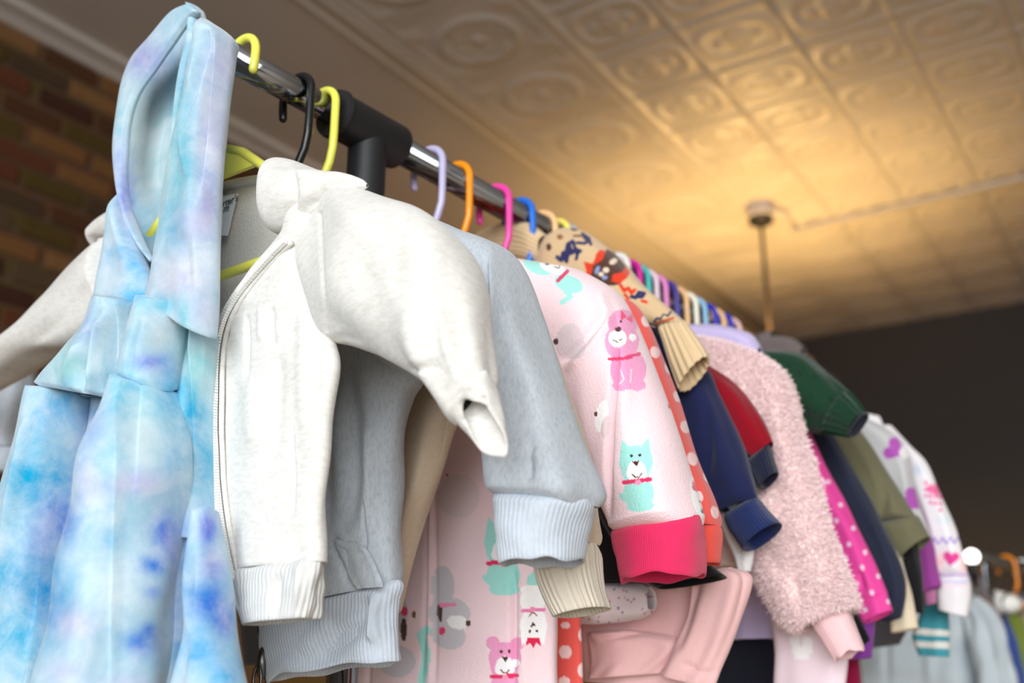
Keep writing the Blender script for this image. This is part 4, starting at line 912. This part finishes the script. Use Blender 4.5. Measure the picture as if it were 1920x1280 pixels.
def pile(o, count, ln, seed, w=.0011):
    me = o.data; rng = np.random.RandomState(seed)
    n = len(me.vertices); co = np.empty(n * 3); me.vertices.foreach_get('co', co); co = co.reshape(-1, 3)
    nn = np.empty(n * 3); me.vertices.foreach_get('normal', nn); nn = nn.reshape(-1, 3)
    c = co.mean(0); sgn = np.sign(((co - c) * nn).sum(1).mean()) or 1
    k = rng.randint(0, n - 1, count)
    b_ = co[k] + rng.normal(0, .0012, (count, 3)); d = nn[k] * sgn + rng.normal(0, .55, (count, 3)); d[:, 2] -= .35
    d /= np.linalg.norm(d, axis=1)[:, None]
    s_ = np.cross(d, rng.normal(0, 1, (count, 3))); s_ /= np.linalg.norm(s_, axis=1)[:, None]
    L_ = ln * rng.uniform(.5, 1.1, (count, 1))
    V = np.stack([b_ - s_ * w, b_ + s_ * w, b_ + d * L_], 1).reshape(-1, 3)
    m2 = np_mesh('pile', V, np.arange(count * 3).reshape(-1, 3))
    p_ = link('pile', m2, SHP, o.parent, False); p_['kind'] = 'stuff'; return p_
SHP = fabric('pink_sherpa_pile', (255, 229, 228), fuzz=.2, sheen=.5)
pile(sho, 90000, .0052, 5, .0005)

LV = fabric('lavender_fleece', (200, 186, 226), fuzz=.4)
simple('lavender_fleece', 'lavender fleece top whose shoulder shows above the pink sherpa coat', 'top', .41, LV, [(1230, 680, 1235, 606, 0, .02), (1300, 684, 1305, 606), (1360, 690, 1368, 612), (1404, 690, 1410, 626), (1422, 680, 1425, 650)], th=.026,
       body=[(1240, 660, 1380, 660), (1260, 900, 1420, 900), (1320, 1060, 1450, 1060), (1376, 1140, 1454, 1140), (1374, 1198, 1454, 1196)])
simple('navy_trousers', 'dark navy trousers hanging below the lavender hem', 'trousers', .43, fabric('dark_navy_cotton', (28, 30, 44), fuzz=.2), None, body=[(1340, 1000, 1440, 1000), (1350, 1150, 1456, 1150), (1345, 1310, 1462, 1310)])
PP = fabric('pale_pink_jersey', attr=True, fuzz=.25)
simple('pale_pink_leggings', 'pale pink leggings with a white printed mark below the sherpa sleeve', 'leggings', .375, PP, None, base=(240, 216, 224),
       body=[(1420, 1020, 1580, 1020), (1444, 1130, 1590, 1120), (1450, 1200, 1592, 1200), (1452, 1310, 1588, 1310)], bprints=[('p', [(1482, 1192), (1496, 1186), (1500, 1200), (1506, 1188), (1520, 1196), (1526, 1220), (1514, 1234), (1492, 1236), (1484, 1222)], (250, 246, 244)), ('l', [(1501, 1190), (1502, 1210)], 4, (240, 216, 224))])
# green cable sweater
GN = fabric('bottle_green_knit', attr=True, fuzz=.8, bsc=300)
GNR = fabric('bottle_green_rib', (21, 54, 36), rib=.007, ribamp=.7, fuzz=.5)
T = .46
g8 = garment('green_sweater', 'bottle green textured knit sweater with navy-tipped ribbed cuff', 'sweater', T)
holes = [('e', x, y, 3, 3, 0, (14, 38, 26)) for x, y in ((1480, 684), (1554, 716), (1556, 748), (1520, 740), (1528, 705), (1540, 780), (1500, 700), (1508, 770), (1575, 735))]
cloth('sleeve', g8, T, GN, [(1330, 760, 1370, 652, 0, .016), (1400, 790, 1440, 656), (1452, 800, 1505, 664), (1500, 806, 1550, 696), (1545, 812, 1592, 734)], th=.028, nf=100, nr=120, folds=.0016, base=(22, 56, 37), prints=holes, rim=False)
cloth('cuff', g8, T, GNR, [(1540, 812, 1586, 728), (1566, 814, 1606, 750), (1590, 818, 1622, 772)], th=.026, nf=90, rib=(.0075, .0012), folds=.0006)
cloth('cuff_tip', g8, T, DNV, [(1589, 818, 1621, 770), (1595, 820, 1627, 775)], th=.026, nf=60, folds=.0004)
cloth('body', g8, T, GN, [(1280, 670, 1400, 660), (1300, 800, 1480, 800), (1330, 1000, 1490, 1000)], th=.014, nf=40, folds=.001, base=(22, 56, 37), dw=.01)
# pink spotted raincoat
RC = fabric('pink_spotted_nylon', attr=True, fuzz=.06, rough=.55, sheen=.1)
rdots = [('e', x, y, 4.2, 4.6, 0, (250, 214, 232)) for x, y in ((1529, 862), (1545, 905), (1553, 903), (1576, 946), (1568, 976), (1600, 990), (1592, 1020), (1622, 1035), (1586, 1050), (1617, 1064), (1647, 1080), (1606, 1094), (1635, 1111), (1666, 1127), (1622, 1143), (1548, 935), (1560, 1010))]
simple('pink_raincoat', 'hot pink raincoat sleeve with small white spots', 'raincoat', .495, RC, [(1430, 720, 1470, 720), (1466, 800, 1512, 796), (1496, 880, 1550, 874), (1528, 960, 1592, 954), (1562, 1040, 1632, 1034), (1594, 1108, 1662, 1102), (1602, 1136, 1666, 1116), (1619, 1169, 1674, 1143)], th=.018, nf=80, sl_nr=200, base=(236, 74, 160), prints=rdots,
       creases=[([(1598, 1128), (1640, 1120), (1668, 1108)], -.002, 3), ([(1610, 1070), (1620, 1110)], -.003, 6)], body=[(1340, 690, 1470, 700), (1380, 900, 1510, 900), (1420, 1040, 1540, 1040)])
simple('black_sleeve_top', 'black sleeve end poking out behind the smooth pink cuff', 'top', .475, BLK, [(1510, 1000, 1560, 990), (1550, 1070, 1590, 1060), (1582, 1142, 1602, 1130), (1618, 1208, 1632, 1198)], th=.014)
simple('purple_top', 'purple hem corner below the pink raincoat', 'top', .51, fabric('plum_jersey', (130, 58, 150)), [(1560, 1060, 1640, 1060), (1580, 1150, 1640, 1150), (1592, 1236, 1636, 1232)], th=.012)
simple('crimson_skirt', 'deep crimson strip of cloth beside the pale pink leggings', 'skirt', .53, fabric('deep_crimson', (140, 12, 60)), None, body=[(1540, 1100, 1606, 1100), (1560, 1200, 1610, 1200), (1570, 1310, 1618, 1310)])
NJ = fabric('navy_nylon', (35, 41, 60), fuzz=.1, rough=.7)
simple('navy_jacket', 'navy jacket sleeve between the pink raincoat and the olive jacket', 'jacket', .55, NJ, [(1470, 720, 1520, 730), (1510, 800, 1558, 806), (1556, 890, 1606, 888), (1602, 985, 1658, 985), (1640, 1070, 1694, 1068), (1652, 1120, 1700, 1110), (1650, 1168, 1692, 1154)], th=.02, body=[(1380, 700, 1500, 710), (1420, 900, 1560, 900), (1460, 1060, 1590, 1060)])
CRM = fabric('cream_cotton', (226, 208, 180), fuzz=.3)
simple('cream_top', 'cream sleeve end showing below the navy jacket cuff', 'top', .575, CRM, [(1620, 1020, 1680, 1020), (1650, 1090, 1704, 1090), (1668, 1140, 1714, 1134), (1672, 1186, 1723, 1176)], th=.016)
simple('black_jacket', 'black sleeve hanging under the olive cuff', 'jacket', .60, BLK, [(1650, 980, 1716, 985), (1676, 1040, 1726, 1042), (1694, 1090, 1730, 1090), (1714, 1148, 1732, 1150)], th=.016)
OL = fabric('olive_twill', (108, 104, 78), fuzz=.15, heather=.15)
simple('olive_jacket', 'olive green twill jacket with a wide stitched cuff', 'jacket', .585, OL, [(1500, 740, 1560, 744), (1540, 800, 1614, 806), (1588, 880, 1662, 878), (1624, 950, 1706, 948), (1640, 980, 1722, 970)],
       cuff=[(1640, 982, 1724, 966), (1660, 1010, 1732, 984), (1690, 1049, 1743, 1006)], th=.024, creases=[([(1640, 860), (1660, 930), (1650, 980)], -.004, 8)], body=[(1420, 720, 1540, 730), (1460, 900, 1600, 900), (1500, 1040, 1630, 1040)])
GHT = fabric('grey_heart_knit', attr=True, fuzz=.4, bsc=300)
def heart(cx, cy, s, rot, col):
    pts = []
    for a in np.linspace(0, 2 * math.pi, 28):
        pts.append((16 * math.sin(a)**3, -(13 * math.cos(a) - 5 * math.cos(2 * a) - 2 * math.cos(3 * a) - math.cos(4 * a))))
    return ('p', xf(pts, cx, cy, s, rot), col)
simple('heart_sweater', 'light grey knit sweater with big purple hearts', 'sweater', .65, GHT, [(1570, 800, 1600, 772), (1596, 832, 1624, 782), (1630, 872, 1670, 808), (1660, 920, 1704, 852), (1690, 972, 1718, 930), (1712, 1012, 1746, 1004)], th=.018, nf=80, sl_nr=120, base=(196, 194, 194),
       prints=[heart(1676, 842, 1.35, -60, (176, 84, 176)), heart(1706, 938, 1.5, -50, (176, 84, 176)), ('e', 1692, 848, 6, 8, 0, (232, 228, 228)), ('p', [(1690, 838), (1712, 826), (1712, 850), (1694, 862)], (232, 228, 228))], body=[(1480, 720, 1590, 760), (1520, 900, 1640, 900), (1560, 1040, 1680, 1040)])
WH = fabric('white_fair_isle', attr=True, fuzz=.4, bsc=300)
HP = (226, 70, 150)
wp = [heart(1783, 1046, .98, 8, HP), heart(1754, 916, 1.0, -25, (240, 120, 160))] + [('e', 1736 + 9 * i, 905 + 6 * j + 7 * i, 3.5, 3.5, 0, (240, 100, 160)) for i in range(4) for j in range(6) if (i + j) % 2 == 0] + \
     [('e', 1752 + 7.5 * i, 1014 - .3 * i + (3 if i % 2 else -3), 4, 4, 0, (176, 150, 214)) for i in range(7)] + [('l', [(1756 + 8 * i + k * 4, 1078 + (2 if k else -2)) for i in range(8) for k in (0, 1)], 3, (170, 130, 200)),
      ('b', 1762, 1052, 8, 16, (246, 170, 170), .7), ('b', 1808, 1058, 8, 16, (246, 170, 170), .7), ('b', 1720, 880, 10, 10, (170, 196, 226), .6), ('b', 1770, 975, 16, 8, (206, 226, 232), .6), ('l', [(1756, 1092), (1818, 1090)], 5, (206, 206, 230)), ('l', [(1756, 1098), (1818, 1097)], 5, (246, 214, 220))]
simple('white_heart_sweater', 'white knit sweater with pink hearts, its sleeve farthest right on the rail', 'sweater', .70, WH, [(1640, 800, 1670, 796), (1682, 846, 1706, 834), (1700, 884, 1736, 866), (1718, 930, 1762, 922), (1738, 990, 1790, 986), (1750, 1040, 1806, 1034), (1753, 1076, 1815, 1072)],
       cuff=[(1753, 1074, 1815, 1070), (1756, 1110, 1821, 1106), (1760, 1142, 1815, 1156)], th=.020, nf=80, sl_nr=160, base=(236, 230, 232), prints=wp, body=[(1540, 760, 1650, 780), (1580, 900, 1700, 900), (1620, 1040, 1730, 1040)])
simple('violet_top', 'violet sleeve cuff beside the white heart knit sleeve', 'top', .675, fabric('violet_jersey', (152, 66, 146)), [(1680, 960, 1730, 960), (1704, 1030, 1750, 1016), (1714, 1070, 1756, 1056), (1724, 1112, 1767, 1098)], th=.016,
       cuff=[(1732, 1108, 1756, 1104), (1736, 1134, 1756, 1130)], cuffmat=fabric('mauve_rib', (180, 110, 150)))
TS = fabric('teal_stripe', attr=True, fuzz=.25)
simple('striped_top', 'teal sleeve with two white stripes hanging low at the far end', 'top', .73, TS, [(1720, 1060, 1764, 1060), (1730, 1120, 1776, 1120), (1722, 1165, 1779, 1165), (1712, 1192, 1781, 1195), (1724, 1228, 1782, 1231)], th=.016, nf=80, sl_nr=150, base=(66, 150, 164),
       prints=[('p', [(1700, 1176), (1790, 1182), (1790, 1194), (1700, 1188)], (226, 222, 214)), ('p', [(1700, 1200), (1790, 1204), (1790, 1216), (1700, 1212)], (226, 222, 214)), ('b', 1745, 1150, 30, 14, (40, 110, 124), .6)])
TP = fabric('taupe_plush', (112, 100, 98), fuzz=.5)
simple('taupe_top', 'taupe plush shoulder peeping above the green sweater', 'top', .78, TP, [(1380, 680, 1385, 630), (1430, 690, 1434, 630), (1480, 690, 1484, 634), (1504, 680, 1508, 650)], th=.024, body=[(1380, 670, 1500, 670), (1430, 900, 1560, 900), (1460, 1040, 1600, 1040)])
simple('grey_trousers', 'charcoal grey trouser hem above the pale denim jacket', 'trousers', .80, fabric('charcoal_cotton', (96, 92, 98)), None, body=[(1560, 1000, 1690, 1000), (1580, 1100, 1700, 1100), (1596, 1180, 1704, 1172), (1598, 1218, 1690, 1206)])
# ================================================================== second rack at the far right
T2 = 1.62
A2 = at(1822, 1043, T2); A3 = at(1990, 1068, 2.6)
r2 = bpy.data.objects.new('second_rack', None); COL.objects.link(r2)
pw = lambda t, v: rail(t) + U * v.x + W * v.y + Vector((0, 0, v.z + CAM_H))
b0 = pw(T2, A2); b1 = pw(T2, A2 + Vector((.10, 1.3, 0)))
r2.location = (b0.x, b0.y, 0)
tag(r2, 'second chrome clothes rack in the background at the right edge', 'clothes rack')
o0 = Vector((0, 0, b0.z)); o1 = b1 - Vector((b0.x, b0.y, 0))
MB().tube([o0, o1], .0125, 24).build('rail', M_CHROME, r2)
gm, _, gb = base_mat('globe_glow', (255, 255, 250), .4); gb.inputs['Emission Color'].default_value = (1, .98, .94, 1); gb.inputs['Emission Strength'].default_value = 3.5
gl = bpy.data.objects.new('globe_light', None); COL.objects.link(gl); gp_ = pw(1.5, at(1822, 1043, 1.5)); gl.location = gp_
tag(gl, 'small glowing white globe light in the background beside the white heart sleeve', 'lamp')
zz = np.linspace(-.0135, .0135, 15)
MB().tube([Vector((0, 0, z)) for z in zz], [max(.002, math.sqrt(max(0, .0135**2 - z * z))) for z in zz], 24).build('globe', gm, gl)
MB().tube([(0, 0, -.0125), (0, 0, -.04)], .008, 12).build('socket', M_BLACKP, gl)
MB().tube([(0, 0, -.04), (0, 0, -gp_.z + .02)], .006, 10).build('stand', M_CHROME, gl)
MB().tube([(0, 0, -gp_.z + .002), (0, 0, -gp_.z + .02)], .11, 24).build('base', M_BLACKP, gl)
for q in (o0 + (o1 - o0) * .05, o1 - (o1 - o0) * .03):
    MB().tube([q, Vector((q.x, q.y, .06))], .0125, 20).build('post', M_CHROME, r2)
    MB().tube([Vector((q.x - .2, q.y, .05)), Vector((q.x + .2, q.y, .05))], .0125, 16).build('foot_bar', M_CHROME, r2)
DN = fabric('pale_denim', (208, 218, 224), fuzz=.2, mottle=.12, msc=20)
T = 1.50
gd = garment('denim_jacket', 'pale blue denim jacket on the second rack at lower right', 'jacket', T)
cloth('body', gd, T, DN, [(1700, 1110, 1800, 1100, 0, .02), (1640, 1150, 1836, 1128), (1606, 1200, 1838, 1180), (1606, 1260, 1836, 1250), (1606, 1400, 1836, 1400), (1606, 1560, 1830, 1560)], th=.05, nf=70, folds=.006, fk=4, creases=[([(1660, 1180), (1664, 1290)], -.008, 6), ([(1740, 1180), (1745, 1290)], .008, 10)])
cloth('sleeve', gd, T, DN, [(1800, 1140, 1830, 1118, 0, .03), (1816, 1180, 1866, 1148), (1826, 1230, 1890, 1210), (1832, 1300, 1908, 1290), (1838, 1420, 1930, 1410)], th=.045, nf=60, folds=.005, fk=4, dw=-.03)
def back_cloth(name, label, cat, t, mat, st, nm='body', th=.03):
    g_ = garment(name, label, cat, t); cloth(nm, g_, t, mat, st, th=th, nf=40, folds=.003, fk=4); return g_
back_cloth('rust_top', 'rust edged garment just behind the pale denim jacket', 'top', 1.56, fabric('rust_knit', (120, 76, 58)), [(1800, 1110, 1836, 1112), (1836, 1150, 1872, 1146), (1850, 1250, 1890, 1240), (1860, 1420, 1905, 1420)])
back_cloth('grey_cardigan', 'grey cardigan hanging behind the white heart sleeve on the second rack', 'cardigan', 1.66, fabric('grey_knit', (122, 116, 116)), [(1812, 1080, 1836, 1076), (1800, 1110, 1852, 1110), (1796, 1180, 1866, 1170), (1790, 1400, 1870, 1400)])
back_cloth('black_cardigan', 'black cardigan at the second rack beside the white hanger', 'cardigan', 1.72, BLK, [(1840, 1096, 1860, 1094), (1845, 1120, 1876, 1118), (1856, 1160, 1880, 1160), (1860, 1420, 1890, 1420)])
back_cloth('blue_shirt', 'cobalt blue shirt on the second rack', 'shirt', 1.78, fabric('cobalt_cotton', (62, 88, 162)), [(1854, 1138, 1878, 1136), (1866, 1180, 1896, 1176), (1880, 1240, 1916, 1236), (1890, 1420, 1944, 1420)])
back_cloth('green_shirt', 'leaf green shirt on the second rack at the frame edge', 'shirt', 1.86, fabric('leaf_green_cotton', (134, 152, 64)), [(1872, 1140, 1910, 1136), (1886, 1190, 1926, 1186), (1898, 1250, 1942, 1250), (1910, 1420, 1960, 1420)])
back_cloth('beige_shirt', 'dusty beige shirt at the very right edge on the second rack', 'shirt', 1.95, fabric('dusty_beige', (190, 164, 152)), [(1896, 1130, 1936, 1124), (1910, 1190, 1960, 1190), (1920, 1260, 1970, 1260), (1930, 1420, 1980, 1420)])
# white shaped hanger end with a ring
T = 1.70
gh = garment('white_shoulder_hanger', 'white broad-shouldered hanger with a ring on the second rack', 'hanger', T)
cloth('shoulder', gh, T, plastic('bright_white_plastic', (250, 246, 238), .4), [(1860, 1150, 1864, 1104, 0, .012), (1872, 1150, 1876, 1108), (1890, 1150, 1894, 1112), (1906, 1146, 1908, 1118), (1916, 1138, 1917, 1126, 0, .006)], th=.022, nf=30, folds=0, rim=False)
p = at(1903, 1131, T, -.02)
mb = MB(); mb.tube([p + Vector((.022 * math.cos(a), -.004, .022 * math.sin(a))) for a in np.linspace(0, 6.28, 24)[:-1]], .0022, 8, closed=True); mb.build('ring', M_CHROME, gh)
# bright hooks on the second rail
far = [('orange', 1846, 'amber hanger hook on the second rack'), ('white', 1842, 'white hanger hook on the second rack near its ball end'), ('teal', 1868, 'green hanger hook on the second rack'), ('magenta', 1900, 'dark pink hanger hook on the second rack'), ('peach', 1917, 'peach hanger hook on the second rack at the frame edge'), ('cream', 1886, 'cream hanger hook on the second rack')]
for i, (c, px, lb) in enumerate(far):
    q = b0 + (b1 - b0) * (.16 + .09 * i)
    o = bpy.data.objects.new('far_hanger', None); COL.objects.link(o); o.location = q; o.rotation_euler = (0, 0, -RA)
    tag(o, lb, 'hanger', 'hangers on the second rack')
    MB().capsule(hook_path(False, .0128), .0036, 10).build('hook', HM[c], o)
    MB().tube([(-.16, 0, -.15), (-.02, 0, -.085), (.02, 0, -.085), (.16, 0, -.15)], .006, 8).build('shoulder_frame', HM[c], o)

# ================================================================== the far-side sleeves of the clothes on the rail
for g_ in [o for o in COL.objects if o.parent is None and o.get('category') and o.type == 'EMPTY']:
    parts = [c for c in g_.children if c.name.split('.')[0] in ('sleeve', 'cuff', 'cuff_tip')]
    if g_.name in ('zip_jacket', 'zip_sweatshirt', 'denim_jacket', 'blush_hoodie', 'speckled_top') or not parts: continue
    for c in parts:
        m = c.copy(); COL.objects.link(m); m.parent = g_; m.scale = (-1, 1, 1)
